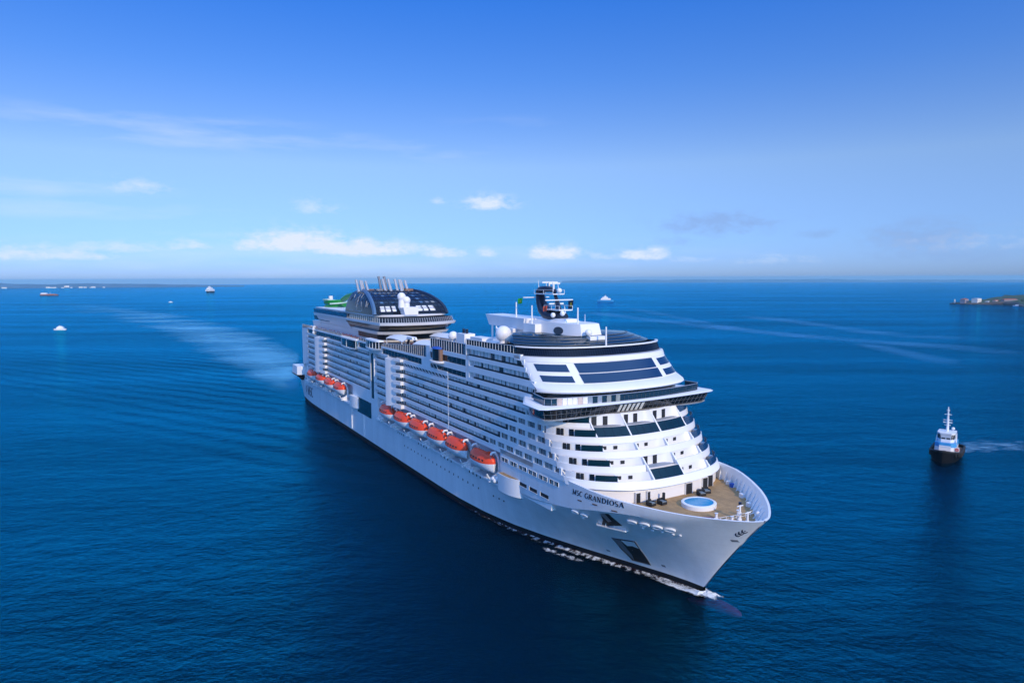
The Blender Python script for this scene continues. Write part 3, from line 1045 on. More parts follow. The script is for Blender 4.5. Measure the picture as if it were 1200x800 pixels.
for i, (x0, z, w, t) in enumerate(cells):
    v = rnd.randrange(35)
    if i < 100:
        b = SB('white_paint')
        balcony_geometry(b, x0, z, w, v, t)
        o = b.build('balcony', ship)
        b = SB('balustrade_glass')
        balustrade_geometry(b, x0, z, w)
        b.build('balustrade', o)
    else:
        balcony_geometry(rest, x0, z, w, v, t)
        balustrade_geometry(rest, x0, z, w)
tag(rest.build('balcony_row', ship), kind='stuff')

# cabin windows in pairs, set back between white piers


def cabin_window(x0, z, w, h, s, v):
    b = SB('dark_glass')
    b.box(x0, x0 + w, s - .05, s, z, z + h)
    a = (0.04, 0.75)[v % 2] if v % 5 else 0.5
    a0, a1 = ((.03, .62), (.32, .97), (.03, .97), (.1, .8))[v % 4]
    b.mat('curtain_dim' if v % 9 else 'window_warm').box(x0 + a0 * w, x0 + a1 * w, s + .0, s + .03, z + .04, z + h - .04)
    o = b.build('cabin_window', ship)
    f = SB('white_paint')
    for q in ((x0 - .07, x0, z - .06, z + h + .06), (x0 + w, x0 + w + .07, z - .06, z + h + .06), (x0, x0 + w, z - .06, z), (x0, x0 + w, z + h, z + h + .06)):
        f.box(q[0], q[1], s - .04, s + .09, q[2], q[3])
    f.build('window_frame', o)


for k in range(5):
    xe = XT[k] - 14.1
    x = XB[k] + 0.3
    SB('white_paint').box(XB[k] - .02, XB[k] + .25, 20.0, 21.46, ZK[k], ZK[k] + OPEN).build('window_pier', ship)
    while x < xe - 1.2:
        for q in (0, 1):
            if x + 1.95 < xe:
                cabin_window(x, ZK[k] + .05, 1.9, OPEN - .1, 21.1, rnd.randrange(40))
                x += 2.0
        w = min(0.9, xe - x)
        SB('white_paint').box(x - 0.02, x + w, 20.0, 21.46, ZK[k], ZK[k] + OPEN).build('window_pier', ship)
        x += w + .05
for i in range(6):
    for q in (0, 1):
        x = -57.3 + i * 5.0 + q * 2.0
        cabin_window(x, 19.1, 1.85, 1.1, hull_half(x + .9, 19.6) + .03, rnd.randrange(40))
for x in (-47.2, -42.0, -36.7):
    b = SB('black_and_shade')
    b.box(x, x + 3.7, 20.6, hull_half(x + 2, 15.2) + .04, 14.7, 15.65)
    o = b.build('mooring_window', ship)
    f = SB('white_paint')
    s = hull_half(x + 2, 15.2)
    f.box(x - .12, x, s - .1, s + .16, 14.6, 15.75)
    f.box(x, x + 3.7, s - .1, s + .14, 14.55, 14.7)
    f.build('window_frame', o)

# recessed middle: the side swings out to the fins
for xa, xb, s1, xf in ((-139.3, -134, 22.4, -144.6), (-250.5, -245.5, 22.3, -257.2)):
    line = [(xb, 21.5), (lerp(xa, xb, .5), 21.85), (xa, s1), (xa - .4, s1 + .05)]
    for k in range(7):
        b = SB('white_paint')
        z0 = 21.1 if k == 0 else ZK[k] - (2.96 - OPEN) if k < 6 else ZK[5] + OPEN
        z1 = ZK[k] if k < 6 else 39.9
        b.ribbon(line, z0, line, z1, 1.3)
        b.build('deck_band', ship)
        if k < 6:
            c = SB('black_and_shade')
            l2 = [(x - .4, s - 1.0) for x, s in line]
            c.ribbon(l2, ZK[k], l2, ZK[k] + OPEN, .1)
            c.mat('curtain')
            for t in (.12, .45, .75):
                p, q = (lerp(line[0][0], line[2][0], t), lerp(21.5, s1, t) - .75), (lerp(line[0][0], line[2][0], t + .2), lerp(21.5, s1, t + .2) - .75)
                c.ribbon([p, q], ZK[k] + .05, [p, q], ZK[k] + OPEN - .05, .05)
            l3 = [(x, s - .06) for x, s in line]
            c.mat('rail_glass').ribbon(l3, ZK[k] + .01, l3, ZK[k] + .5, .05)
            c.build('balcony', ship)
    # the blank white fin that closes the block aft of it
    b = SB('white_paint')
    b.prism([(xa - .3, 20.0), (xa - .3, s1 + .1), (xf, s1 + 2.4), (xf - 1.0, s1 + 2.3), (xf - 5.5, 21.5), (xf - 6, 20.0)], 21.1, 39.4)
    b.build('tower_fin', ship)
for x0, x1 in ((-290.0, -253.5), (-240.0, -151.0)):
    for k in range(7):
        z0 = 21.1 if k == 0 else ZK[k] - (2.96 - OPEN) if k < 6 else ZK[5] + OPEN
        z1 = ZK[k] if k < 6 else 39.9
        for sg in (1, -1):
            s0, s1 = sorted((sg * 19.8, sg * 21.5))
            SB('white_paint').box(x0 if x0 < -250 else -245.5, x1, s0, s1, z0, z1).build('deck_band', ship)
SB('white_paint').box(-93.6, -93.25, 19.9, 21.54, 21.1, 38.9).build('side_divider', ship)
b = SB('white_paint')
b.box(TAIL, -286.6, 18.0, 21.5, 21.1, 42.9)
b.box(TAIL, -286.6, -21.5, -18.0, 21.1, 42.9)
b.box(TAIL, TAIL + 1, -21.4, 21.4, 19, 42.9)
b.build('stern_wall', ship)
SB('white_paint').box(-267.2, -253.4, 19.9, 21.5, 21.1, 39.9).build('tower_wall', ship)
b = SB('dark_glass')
b.box(-172.4, -168.6, 20.0, 21.55, 19.5, 38.9)
o = b.build('glass_lift_shaft', ship)
b = SB('white_paint')
b.box(-173.2, -172.42, 20.0, 21.75, 19.5, 39.2)
b.box(-168.58, -167.9, 20.0, 21.75, 19.5, 39.2)
b.build('shaft_pilaster', o)
# slanting struts under the overhang of the middle
b = SB('white_paint')
b.box(-141.0, -93.6, 20.9, 21.55, 38.5, 39.9)
b.build('overhang_beam', ship)
for i in range(15):
    x = -137 + i * 2.9
    b = SB('white_paint')
    b.tube([(x, 21.4, 38.6), (x + 3.6, 20.3, 35.6)], .16, 6)
    b.build('overhang_strut', ship)
b = SB('black_and_shade')  # black sheet paints the shade under the overhang
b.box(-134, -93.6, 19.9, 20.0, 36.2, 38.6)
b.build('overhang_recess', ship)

# lido level
for x0, x1, z0, z1 in ((-297, -217, 39.9, 42.1), (-190.5, -176.6, 39.9, 42.1), (-158, -115.6, 39.9, 42.1), (-107.8, -80, 39.6, 41.3), (-107.8, -80, 43.2, 45.3)):
    b = SB('dark_glass')
    b.box(x0, x1, 20.4, 21.2, z0, z1)
    o = b.build('panorama_window', ship)
    f = SB('grey_metal')
    n = int((x1 - x0) / 3.4)
    for i in range(1, n):
        f.box(x0 + (x1 - x0) * i / n - .05, x0 + (x1 - x0) * i / n + .05, 21.2, 21.26, z0, z1)
    f.build('mullion', o)
b = SB('white_paint')
b.box(-299.5, -115.0, 20.0, 21.5, 42.1, 42.9)
b.box(-299.5, -108.0, -21.5, -20.0, 38.9, 42.9)
b.box(-299.5, -297, 20.0, 21.45, 39.9, 42.1)
b.box(-217, -190.6, 20.0, 21.4, 39.9, 42.1)
b.box(-176.5, -158, 20.0, 21.4, 39.9, 42.1)
b.build('lido_band', ship)
b = SB('white_paint')
b.box(-115.6, -107.8, 20.0, 21.52, 38.9, 43.0)
b.box(-111.2, -107.8, 20.0, 21.54, 43.0, 47.2)
b.box(-107.8, -80, 20.0, 21.5, 38.9, 39.6)
b.box(-107.8, -80, 20.0, 21.5, 41.3, 43.2)
b.box(-107.8, -80, 20.0, 21.5, 45.3, 46.7)
b.build('midship_band', ship)
SB('white_paint').box(-107.8, -80, -21.5, -20.0, 38.9, 46.7).build('midship_band', ship)
b = SB('deck_floor')
b.box(-299, -108, -20.0, 20.0, 41.9, 42.3)
b.build('lido_deck', ship)
b = SB('deck_grey')
b.box(-108, -79.6, -20.0, 20.0, 41.9, 46.3)
b.build('midship_deck', ship)


def glass_rail(pts, h0, h1, name, pitch=1.6, mt='rail_glass', post='white_paint'):
    b = SB(mt)
    n = len(pts)
    hs = [lerp(h0, h1, i / (n - 1)) for i in range(n)]
    for i in range(n - 1):
        (x0, s0, z0), (x1, s1, z1) = pts[i], pts[i + 1]
        b.add([(x0, s0, z0), (x1, s1, z1), (x1, s1, z1 + hs[i + 1]), (x0, s0, z0 + hs[i]), (x0, s0 - .06, z0), (x1, s1 - .06, z1), (x1, s1 - .06, z1 + hs[i + 1]), (x0, s0 - .06, z0 + hs[i])],
              [(0, 1, 2, 3), (7, 6, 5, 4), (3, 2, 6, 7), (0, 4, 5, 1), (0, 3, 7, 4), (1, 5, 6, 2)])
    o = b.build(name, ship)
    f = SB(post)
    acc = 0.0
    for i in range(n - 1):
        a, c = Vector(pts[i]), Vector(pts[i + 1])
        L = (c - a).length
        while acc < L:
            p = a.lerp(c, acc / L)
            h = lerp(hs[i], hs[i + 1], acc / L)
            f.rod((p.x, p.y + .06, p.z), (p.x, p.y + .06, p.z + h + .05), .06, 4)
            acc += pitch
        acc -= L
    f.tube([(p[0], p[1] + .02, p[2] + h + .06) for p, h in zip(pts, hs)], .06, 5)
    f.build('rail_post', o)
    return o


glass_rail([(-299, 21.3, 42.9), (-250, 21.3, 42.9), (-217, 21.3, 42.9)], 1.1, 1.1, 'lido_rail', 2.4)
glass_rail([(-190, 21.3, 42.9), (-176, 21.3, 42.9)], 1.1, 1.1, 'lido_rail', 2.4)
glass_rail([(-158, 21.3, 42.9), (-134, 21.3, 42.9), (-111.3, 21.3, 42.95)], 0.9, 4.2, 'wind_screen', 1.9)
glass_rail([(-107.7, 21.3, 46.7), (-80.0, 21.3, 46.7)], 3.3, 3.3, 'wind_screen', 1.9)
glass_rail([(-79.3, 21.35, 50.05), (-60, 21.35, 50.05), (-49, 21.35, 50.05)], 1.5, 2.0, 'top_deck_screen', 1.7, 'dark_glass')

# lookout pods on the side
def pod(x0, x1, z0, z1, out, round_glass):
    xm, rx = (x0 + x1) / 2, (x1 - x0) / 2
    plan = [(x0, 20.5)] + [(xm - rx * math.cos(a), 21.4 + out * math.sin(a) ** .6) for a in [math.pi * i / 14 for i in range(1, 14)]] + [(x1, 20.5)]
    inner = [(xm + (x - xm) * .93, 20.5 + (s - 20.5) * .9) for x, s in plan]
    b = SB('white_paint')
    b.loft([(xm + (x - xm) * .9, s) for x, s in plan], z0, plan, z0 + .7)
    o = b.build('lookout_pod', ship)
    g = SB('dark_glass')
    g.loft(inner, z0 + .7, inner, z1 - .5, caps=False)
    go = g.build('pod_glass', o)
    t = SB('white_paint')
    t.loft(plan, z1 - .5, [(xm + (x - xm) * .96, s) for x, s in plan], z1)
    t.build('pod_roof', o)
    f = SB('white_paint')
    for i in range(1, len(inner) - 1, 2 if round_glass else 6):
        f = SB('white_paint')
        f.rod((inner[i][0], inner[i][1] + .05, z0 + .6), (inner[i][0], inner[i][1] + .05, z1 - .4), .14, 6)
        f.build('pod_rib', go)
    for e in (-.3, .3):
        s = SB('white_paint')
        s.tube([(xm + rx * e, 21.3 + out * .8, z0 + .1), (xm + rx * e - 1.5, 21.4, z0 - 2.6)], .13, 6)
        s.build('pod_strut', o)


pod(-216.5, -191, 38.3, 43.0, 1.8, False)
pod(-176, -158.5, 41.0, 45.0, 2.6, True)
b = SB('white_paint')
b.lathe([(3.6, 0), (4.3, .5), (4.3, 1.0)], (-100.5, 21.6, 42.0), 24, 1, .6)
o = b.build('lookout_balcony', ship)
b = SB('dark_glass').lathe([(3.0, 0), (3.0, 3.9)], (-101.0, 21.4, 43.0), 24, 1, .6)
b.build('pod_glass', o)
b = SB('blue_cloth').lathe([(3.1, 0), (2.8, .5), (0.2, .7)], (-101.0, 21.4, 46.9), 24, 1, .6)
b.build('pod_roof', o)
b = SB('copper_brown').lathe([(.75, 0), (.75, 3.8)], (-97.6, 22.0, 43.0), 16)
b.build('pod_column', o)
for dx in (-1.5, 1.5):
    b = SB('white_paint')
    b.tube([(-100.5 + dx, 23.2, 42.1), (-102.5 + dx, 21.4, 39.4)], .13, 6)
    b.build('pod_strut', o)

# ---------------------------------------------------------------- boat deck
b = SB('white_paint')
for x0, x1 in ((-291, -201), (-165, -57)):
    for sg in (1, -1):
        s0, s1 = sorted((sg * 17.8, sg * 22.5))
        b.box(x0, x1, s0, s1, 11.75, 12.25)
b.build('boat_deck', ship)
for x0, z0, z1, tp in ((-56.8, 11.0, 15.9, 'teak'), (-201.0, 11.6, 16.8, 'white_paint')):
    p = [(x0, 20.6), (x0, 23.1), (x0 + 3.2, 23.2), (x0 + 6.0, 23.0), (x0 + 7.8, 22.5), (x0 + 9.2, 21.9), (x0 + 10, 21.3), (x0 + 10, 20.6)]
    b = SB('white_paint')
    b.loft([(x, 20.6 + (s - 20.6) * .93) for x, s in p], z0, p, z1)
    o = b.build('boat_deck_end', ship)
    b = SB(tp)
    b.prism([(x0 + .3, 20.7)] + [(x - .25 * (i > 2), s - .25) for i, (x, s) in enumerate(p[1:-1])], z1 + .004, z1 + .03)
    b.build('end_planking', o)
b = SB('white_paint')
b.box(-200, -165, 18.0, 21.5, 11.9, 21.1)
b.build('boat_deck_wall', ship)
SB('white_paint').box(-292, -288, 18.0, 21.5, 11.9, 21.1).build('boat_deck_wall', ship)
b = SB('teal_glass')
b.box(-193.2, -173.6, 21.0, 21.62, 10.2, 17.0)
b.build('glazed_side_panel', ship)
for x, z1 in ((-202.6, 9.9), (-184.2, 10.2)):
    b = SB('white_paint')
    b.box(x - .35, x + .35, 21.3, 21.85, 0.6, z1)
    b.build('fender_strip', ship)
b = SB('curtain')
for i in range(44):
    x = -158 + i * 2.25
    if rnd.random() < .85:
        b.box(x, x + 1.5, 18.2, 18.26, 13.0, 15.2)
for i in range(37):
    x = -286 + i * 2.25
    b.box(x, x + 1.5, 18.2, 18.26, 13.0, 15.2)
b.mat('dark_glass').box(-158, -59, 18.18, 18.2, 12.9, 15.4).box(-286, -202, 18.18, 18.2, 12.9, 15.4)
b.build('promenade_window', ship)

for z, xs in ((11.0, [-119.8, -117.3, -114.8, -112.4, -99.6, -96.9, -94.2, -91.5, -141, -139, -137, -135, -78, -75.6, -73.2, -70.8]),
              (6.9, [-134 + 3.4 * i for i in range(19)] + [-64, -61, -58.5])):
    for x in xs:
        b = SB('black_and_shade')
        h = .62 if z > 9 else .34
        s = hull_half(x, z)
        b.box(x - .28, x + .28, s - .2, s + .02, z - h, z + h)
        b.build('porthole', ship)

# ---------------------------------------------------------------- lifeboats on their davits
def lifeboat_master():
    root = empty('lifeboat', Matrix.Identity(4), None, 'lifeboat', 'lifeboats hanging along the side of the ship')
    L, W = 7.3, 2.35

    def sec(x, t):
        u = abs(x) / L
        return W * max(0.02, (1 - u ** (2.6 if x > 0 else 3.4))) ** .62

    b = MB('lifeboat_white')
    xs = [-L + 2 * L * i / 24 for i in range(25)]
    rows = []
    for h, f in ((-1.7, .12), (-1.55, .45), (-1.1, .74), (-.5, .92), (0, 1.0), (.35, 1.0)):
        rows.append([(x, sec(x, 0) * f, h + .35 * (x / L) ** 2) for x in xs])
        rows[-1] += [(x, -sec(x, 0) * f, h + .35 * (x / L) ** 2) for x in xs[::-1]]
    for r in rows:
        r.append(r[0])
    b.grid(rows)
    b.quad(*rows[0][:-1])
    b.build('boat_hull', root, 40)
    b = MB('lifeboat_orange')
    rows = []
    for h, f, e in ((.35, 1.0, 1.0), (.75, .99, .985), (1.5, .88, .95), (2.2, .62, .86), (2.6, .36, .72), (2.75, .06, .6)):
        r = [(x * e, sec(x, 0) * f, h + .35 * (x / L) ** 2 * (1 - (h - .35) / 2.4)) for x in xs]
        r += [(x * e, -sec(x, 0) * f, h + .35 * (x / L) ** 2 * (1 - (h - .35) / 2.4)) for x in xs[::-1]]
        r.append(r[0])
        rows.append(r)
    b.grid(rows)
    b.quad(*rows[-1][:-1])
    can = b.build('canopy', root, 40)
    b = MB('lifeboat_orange')
    b.loft([(3.0, -.9), (5.2, -.7), (5.2, .7), (3.0, .9)], 1.5, [(3.3, -.7), (4.6, -.55), (4.6, .55), (3.3, .7)], 3.1)
    b.build('conning_dome', can)
    for sy in (-1, 1):
        for x in (-3.8, -1.9, 0, 1.9, 3.6):
            yy = sec(x, 0) * .93
            MB('black_and_shade').box(x - .45, x + .45, sy * yy - .08, sy * yy + .08, .95, 1.35).build('side_window', can)
    b = MB('rubber')
    b.tube([(x, sec(x, 0) + .02, .3 + .35 * (x / L) ** 2) for x in xs[1:-1]], .1, 6)
    b.build('rubbing_strake', root)
    return root


def copy_tree(o, parent=None):
    c = o.copy()
    COL.objects.link(c)
    if parent is not None:
        c.parent = parent
    for ch in list(o.children):
        copy_tree(ch, c)
    return c


BOATS = [(-67.3, 'orange topped lifeboat nearest the bow, beside the white block that ends the boat deck'),
         (-85.3, 'orange topped lifeboat second from the bow, one before the boat at the white end block'),
         (-100.6, 'orange topped lifeboat third from the bow in the row of six by the bow'),
         (-117.6, 'orange topped lifeboat fourth from the bow, below the thin white strip between balconies'),
         (-133.6, 'orange topped lifeboat fifth from the bow, just ahead of the tall white fin'),
         (-150.4, 'orange topped lifeboat last of the front six, below the white fin by the blue panel'),
         (-219.8, 'orange topped lifeboat foremost of the stern four, just behind the dark blue panel'),
         (-237.4, 'orange topped lifeboat second of the stern four, counted from the blue panel'),
         (-255.6, 'orange topped lifeboat third of the stern four, counted from the blue panel'),
         (-275.0, 'orange topped lifeboat nearest the stern, above the navy star emblem on the hull')]
lb = lifeboat_master()
for i, (x, lab) in enumerate(BOATS):
    o = lb if i == 0 else copy_tree(lb)
    o['label'] = lab
    o.matrix_world = world_of(x, 22.3, 16.5) @ Matrix.Diagonal((.96, .98, 1.2, 1))


def davit(x):
    b = SB('white_paint')
    b.tube([(x, 20.0, 12.2), (x, 20.2, 17.0), (x, 20.7, 19.3), (x, 21.6, 20.5), (x, 22.6, 20.5), (x, 23.0, 19.9)], [.5, .45, .42, .4, .35, .3], 8)
    b.add([(x - .35, 19.8, 12.2), (x + .35, 19.8, 12.2), (x + .35, 23.6, 12.2), (x - .35, 23.6, 12.2), (x - .25, 20.0, 15.2), (x + .25, 20.0, 15.2)],
          [(0, 1, 2, 3), (0, 4, 5, 1), (3, 2, 5, 4), (0, 3, 4), (1, 5, 2)])
    b.tube([(x, 20.8, 13.8), (x, 23.4, 13.1), (x, 24.2, 14.6)], [.28, .26, .2], 6)
    o = b.build('davit', ship)
    w = SB('steel')
    w.lathe([(.45, -.5), (.45, .5)], (x + .9, 20.4, 13.0), 10)
    w.rod((x, 22.9, 20.0), (x, 22.9, 18.6), .06)
    w.build('winch', o)


for x, lab in BOATS:
    davit(x - 5.6)
    davit(x + 6.3)
b = SB('white_paint')
for q in range(9):
    x = -58.6 + (q % 3) * .9 - 2
    b.ball((x, 21.2 + (q // 3) * .8, 13.0 + .4 * (q % 2)), .7, 10, 6)
b.build('raft_canister', ship)

# ---------------------------------------------------------------- top of the ship, forward: house, canopy, mast, domes
b = SB('white_paint')
P = [(-78, 5.5), (-47, 5.5), (-43.5, 3.6), (-43.5, -3.6), (-47, -5.5), (-78, -5.5)]
Q = [(-76, 4.6), (-50, 4.6), (-45.5, 3.0), (-45.5, -3.0), (-50, -4.6), (-76, -4.6)]
b.loft(P, 50.0, Q, 57.4)
house = b.build('mast_house', ship)
b = SB('navy')
oc = []
for i in range(20):
    a = 2 * math.pi * i / 20
    x, z = -53.6 + 2.5 * math.cos(a), 55.2 + 1.1 * math.sin(a)
    t = (z - 50.0) / 7.4
    oc.append((x, lerp(5.5, 4.6, t) + .04, z))
b.quad(*oc)
b.build('oval_panel', house, recalc=False)
for x0, x1, s0, s1, z0, z1 in ((-69, -59, 5.4, 8.5, 50.0, 53.2), (-69.5, -62.5, 4.8, 7.2, 53.2, 56.6), (-43.6, -41.4, -2.6, 2.6, 50.0, 54.2), (-57, -45, 4.6, 6.2, 50.0, 53.0)):
    b = SB('white_paint')
    b.loft([(x0, s0), (x1, s0), (x1, s1), (x0, s1)], z0, [(x0 + .2, s0), (x1 - .3, s0), (x1 - .3, s1 - .2), (x0 + .2, s1 - .2)], z1)
    b.build('house_annex', house)
b = SB('black_and_shade')
b.box(-72.2, -70.6, 4.9, 5.7, 51.0, 53.2)
b.build('house_door', house)
b = SB('white_paint')                                # open canopy aft of the house
cp = [(-101, 3.5), (-70, 6.5), (-70, -3.0), (-101, -3.0)]
b.loft([(-99, 3.2), (-71, 6.2), (-71, -2.6), (-99, -2.6)], 54.4, cp, 57.9)
can = b.build('deck_canopy', ship)
for x in (-97, -88, -79):
    for s in (-2.2, 3.0):
        b = SB('white_paint')
        b.rod((x, s, 46.3 if x < -79.6 else 50.0), (x, s, 54.6), .3, 8)
        b.build('canopy_column', can)
b = SB('white_paint')
b.add([(-88, 6.6, 50.2), (-83.5, 6.6, 50.2), (-88, 6.6, 54.6), (-88, 6.2, 50.2), (-83.5, 6.2, 50.2), (-88, 6.2, 54.6)], [(0, 1, 2), (5, 4, 3), (0, 3, 4, 1), (1, 4, 5, 2), (2, 5, 3, 0)])
b.build('canopy_fin', can)
b = SB('white_paint').box(-79.6, -76, -7, 7, 50.0, 54.5)
b.build('canopy_wall', can)
b = SB('white_paint').box(-99, -79.7, -12, 12, 46.3, 50.0)
b.build('deck_house', ship)
# the curved navy mast
b = SB('navy')
b.tube([(-58.6, 0, 58.8), (-60.2, 0, 58.7), (-62.6, 0, 58.5), (-65.8, 0, 58.9), (-68.9, 0, 60.4), (-70.6, 0, 62.6), (-71.2, 0, 64.8), (-71.3, 0, 66.1), (-70.0, 0, 66.7), (-67.5, 0, 66.8), (-64.5, 0, 66.7), (-62.6, 0, 66.0)],
       [1.2, 1.6, 1.75, 1.7, 1.45, 1.15, 1.0, 1.0, 1.0, .95, .8, .35], 10, sx=1.5)
mast = b.build('radar_mast', ship, angle=60)
b = SB('white_paint').loft([(-72, 2.6), (-53.5, 2.6), (-53.5, -2.6), (-72, -2.6)], 57.2, [(-68, 2.0), (-54.2, 2.0), (-54.2, -2.0), (-68, -2.0)], 58.3)
b.build('mast_plinth', mast)
b = SB('navy').tube([(-63.2, 0, 65.8), (-61.8, 0, 63.6), (-60.9, 0, 61.2), (-59.8, 0, 59.6)], [.4, .6, .75, .9], 8)
b.build('mast_strut', mast)
for x0, x1, w, z in ((-71.5, -61.0, 1.9, 65.2), (-65.4, -57.2, 2.2, 60.6)):
    b = SB('white_paint').box(x0, x1, -w, w, z, z + .28)
    o = b.build('mast_platform', mast)
    f = SB('white_paint')
    for sg in (-1, 1):
        for x in (x0, (x0 + x1) / 2, x1):
            f.rod((x, sg * w, z + .2), (x, sg * w, z + 1.4), .07, 5)
        f.rod((x0, sg * w, z + 1.4), (x1, sg * w, z + 1.4), .06, 5)
    f.build('platform_rail', o)
b = SB('white_paint')
b.rod((-61.0, -4.6, 63.6), (-61.0, 4.6, 63.6), .2)
b.rod((-72.0, -3.4, 64.2), (-72.0, 5.6, 64.2), .16)
b.build('signal_yard', mast)
for x, z, w in ((-66.0, 68.6, 2.6), (-62.4, 62.3, 2.4), (-63.5, 68.3, 1.9)):
    b = SB('white_paint')
    b.rod((x, 0, z - 1.8), (x, 0, z), .24, 8)
    b.box(x - .25, x + .25, -w, w, z, z + .42)
    b.build('radar_scanner', mast)
for x, s, z0, z1 in ((-70.4, .9, 66.6, 69.6), (-68.8, -.8, 66.6, 69.2), (-62.8, .6, 66.2, 69.4), (-61.9, -.6, 66.2, 68.9), (-57.2, 0, 59.8, 61.6)):
    b = SB('white_paint')
    b.tube([(x, s, z0), (x - .4, s, z1)], [.13, .05], 5)
    b.build('whip_aerial', mast)
for x, s, z in ((-59.4, 2.9, 59.3), (-56.4, 1.6, 59.9), (-60.5, 0, 66.4)):
    b = SB('white_paint').ball((x, s, z), .75, 12, 8)
    b.build('small_dome', mast)


def flag(X, s, z, w, h, mt, lab, extra=None):
    b = SB(mt)
    rows = []
    for j in range(5):
        rows.append([(X - w * i / 8, s + .25 * math.sin(i * .9 + j * .3), z - h * j / 4 - .25 * (i / 8) ** 2) for i in range(9)])
    b.grid(rows)
    if extra:
        b.mat(extra)
        b.grid([[(x, y + .03, zz) for x, y, zz in r[2:7]] for r in rows[1:4]])
        b.grid([[(x, y - .03, zz) for x, y, zz in r[2:7]] for r in rows[1:4]])
    o = b.build('flag', recalc=False)
    o.matrix_world = SHIP_M
    return tag(o, lab, 'flag', 'flags on the mast')


flag(-73.3, 5.0, 64.0, 2.6, 1.7, 'flag_green', 'bright green flag with yellow middle flying aft of the navy mast', 'flag_yellow')
flag(-58.9, -3.6, 63.5, 2.4, 2.4, 'navy', 'dark square flag with yellow centre hanging ahead of the navy mast', 'flag_yellow')
flag(-62.0, 3.2, 61.9, 2.0, 1.5, 'orange_red', 'small orange red flag low between the arms of the mast')

for x, s, z, h in ((-47.6, 2.4, 57.3, 4.6), (-50.6, -2.0, 57.3, 2.5), (-37.6, 0.2, 52.1, 5.0), (-79.0, 4.0, 57.6, 5.0), (-66.2, 6.0, 56.6, 5.4)):
    b = SB('white_paint')
    b.tube([(x, s, z), (x, s, z + h)], [.26, .2] if h > 4 else [.08, .05], 8)
    b.build('signal_pole', ship)
b = SB('white_paint').ball((-42.8, 2.2, 55.2), 1.0, 14, 10)
b.build('white_dome', ship)


def radome(x, s, z, r, ped):
    b = SB('white_paint').ball((x, s, z), r, 24, 14)
    o = b.build('radome', ship)
    b = SB('white_paint').lathe([(r * .62, 0), (r * .5, ped)], (x, s, z - r * .8 - ped), 14)
    b.build('radome_pedestal', o)


radome(-76.6, 10.0, 53.0, 2.5, 1.6)
radome(-113.8, 10.0, 49.6, 1.75, 3.6)
radome(-86.0, -10.5, 52.2, 1.6, 1.2)
for x, s, w, z0, z1 in ((-102.5, 10.5, 3.2, 46.3, 51.4), (-90, 10.8, 4.2, 46.3, 51.0), (-114, 10, 1.6, 42.3, 46.0)):
    b = SB('white_paint').box(x - w, x + w, s - 2.0, s + 2.0, z0, z1)
    o = b.build('deck_house', ship)
for x in (-104, -101.5):
    b = SB('navy')
    b.lathe([(.5, 0), (.5, 1.5)], (x, 10.5, 51.4), 10)
    b.build('vent_stack', ship)

# white awnings and the portal over the midship pool
for x0, x1, s in ((-170, -150, 11.5), (-139, -118, 11.5), (-170, -118, -8)):
    b = SB('white_paint')
    n = 8
    rows = [[(lerp(x0, x1, i / n), s + t * 4.2, 46.4 - abs(t) ** 2 * 1.4 + .5 * math.sin(math.pi * i / n)) for i in range(n + 1)] for t in (-1, -.5, 0, .5, 1)]
    b.grid(rows)
    b.grid([[(x, y, z - .25) for x, y, z in r] for r in rows])
    o = b.build('white_awning', ship, recalc=False)
    for q in (0.05, .95):
        for t in (-1, 1):
            f = SB('white_paint').rod((lerp(x0, x1, q), s + t * 4.0, 42.3), (lerp(x0, x1, q), s + t * 4.0, 45.1), .2, 6)
            f.build('awning_post', o)
b = SB('navy')
for a, c in (((-150, 14.0, 42.3), (-146.5, 14.0, 46.8)), ((-138, 14.0, 42.3), (-141.5, 14.0, 46.8))):
    b.tube([a, c], .55, 6)
b.build('pool_portal', ship)
b = SB('white_paint').loft([(-147.5, 13), (-140.5, 13), (-140.5, 15), (-147.5, 15)], 46.4, [(-146.5, 13), (-141.5, 13), (-141.5, 15), (-146.5, 15)], 47.3)
b.build('portal_roof', ship)
b = SB('red_cloth').box(-148.0, -140.0, 12.6, 13.2, 42.4, 44.6)
b.build('portal_screen', ship)

# ---------------------------------------------------------------- aft house with the glass dome and the funnel pipes
def house_plan(xf, w, xa, r):
    """Plan with a rounded front: starboard aft corner, round to port aft corner."""
    out = [(xa, w)]
    for i in range(17):
        t = lerp(-1, 1, i / 16)
        out.append((xf - r * abs(t) ** 2.4, -t * w))
    out.append((xa, -w))
    return out


b = SB('white_paint')
b.loft(house_plan(-179, 14.2, -284, 6), 42.25, house_plan(-178.5, 14.4, -284, 6), 46.0)
b.build('aft_house', ship)
b = SB('belt_glass')  # black band paints the shade under the lower gallery
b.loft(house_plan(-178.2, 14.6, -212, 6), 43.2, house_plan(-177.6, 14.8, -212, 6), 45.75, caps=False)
b.build('gallery_shade_band', ship)
b = SB('white_paint')
b.loft(house_plan(-174.5, 15.6, -218, 6), 45.75, house_plan(-173.6, 16.2, -218, 6), 47.0)
b.build('lower_gallery', ship)
b = SB('belt_glass')
b.loft(house_plan(-174.6, 15.2, -224, 6), 47.0, house_plan(-169.5, 16.2, -228, 6), 50.0, caps=True)
b.build('gallery_window', ship)
b = SB('white_paint')
b.loft([(-284, 14.8), (-222, 15.0), (-222, -15.0), (-284, -14.8)], 46.0, [(-288, 16.2), (-228, 16.2), (-228, -16.2), (-288, -16.2)], 50.0)
b.build('aft_house_wall', ship)
b = SB('white_paint')
b.loft(house_plan(-168.4, 16.7, -290, 6), 50.0, house_plan(-167.6, 17.0, -290, 6), 51.2)
b.build('upper_gallery', ship)
b = SB('blue_glass')
b.box(-289.5, -224, 16.75, 16.9, 51.2, 53.4)
b.build('deck_parapet', ship)
b = SB('belt_glass')
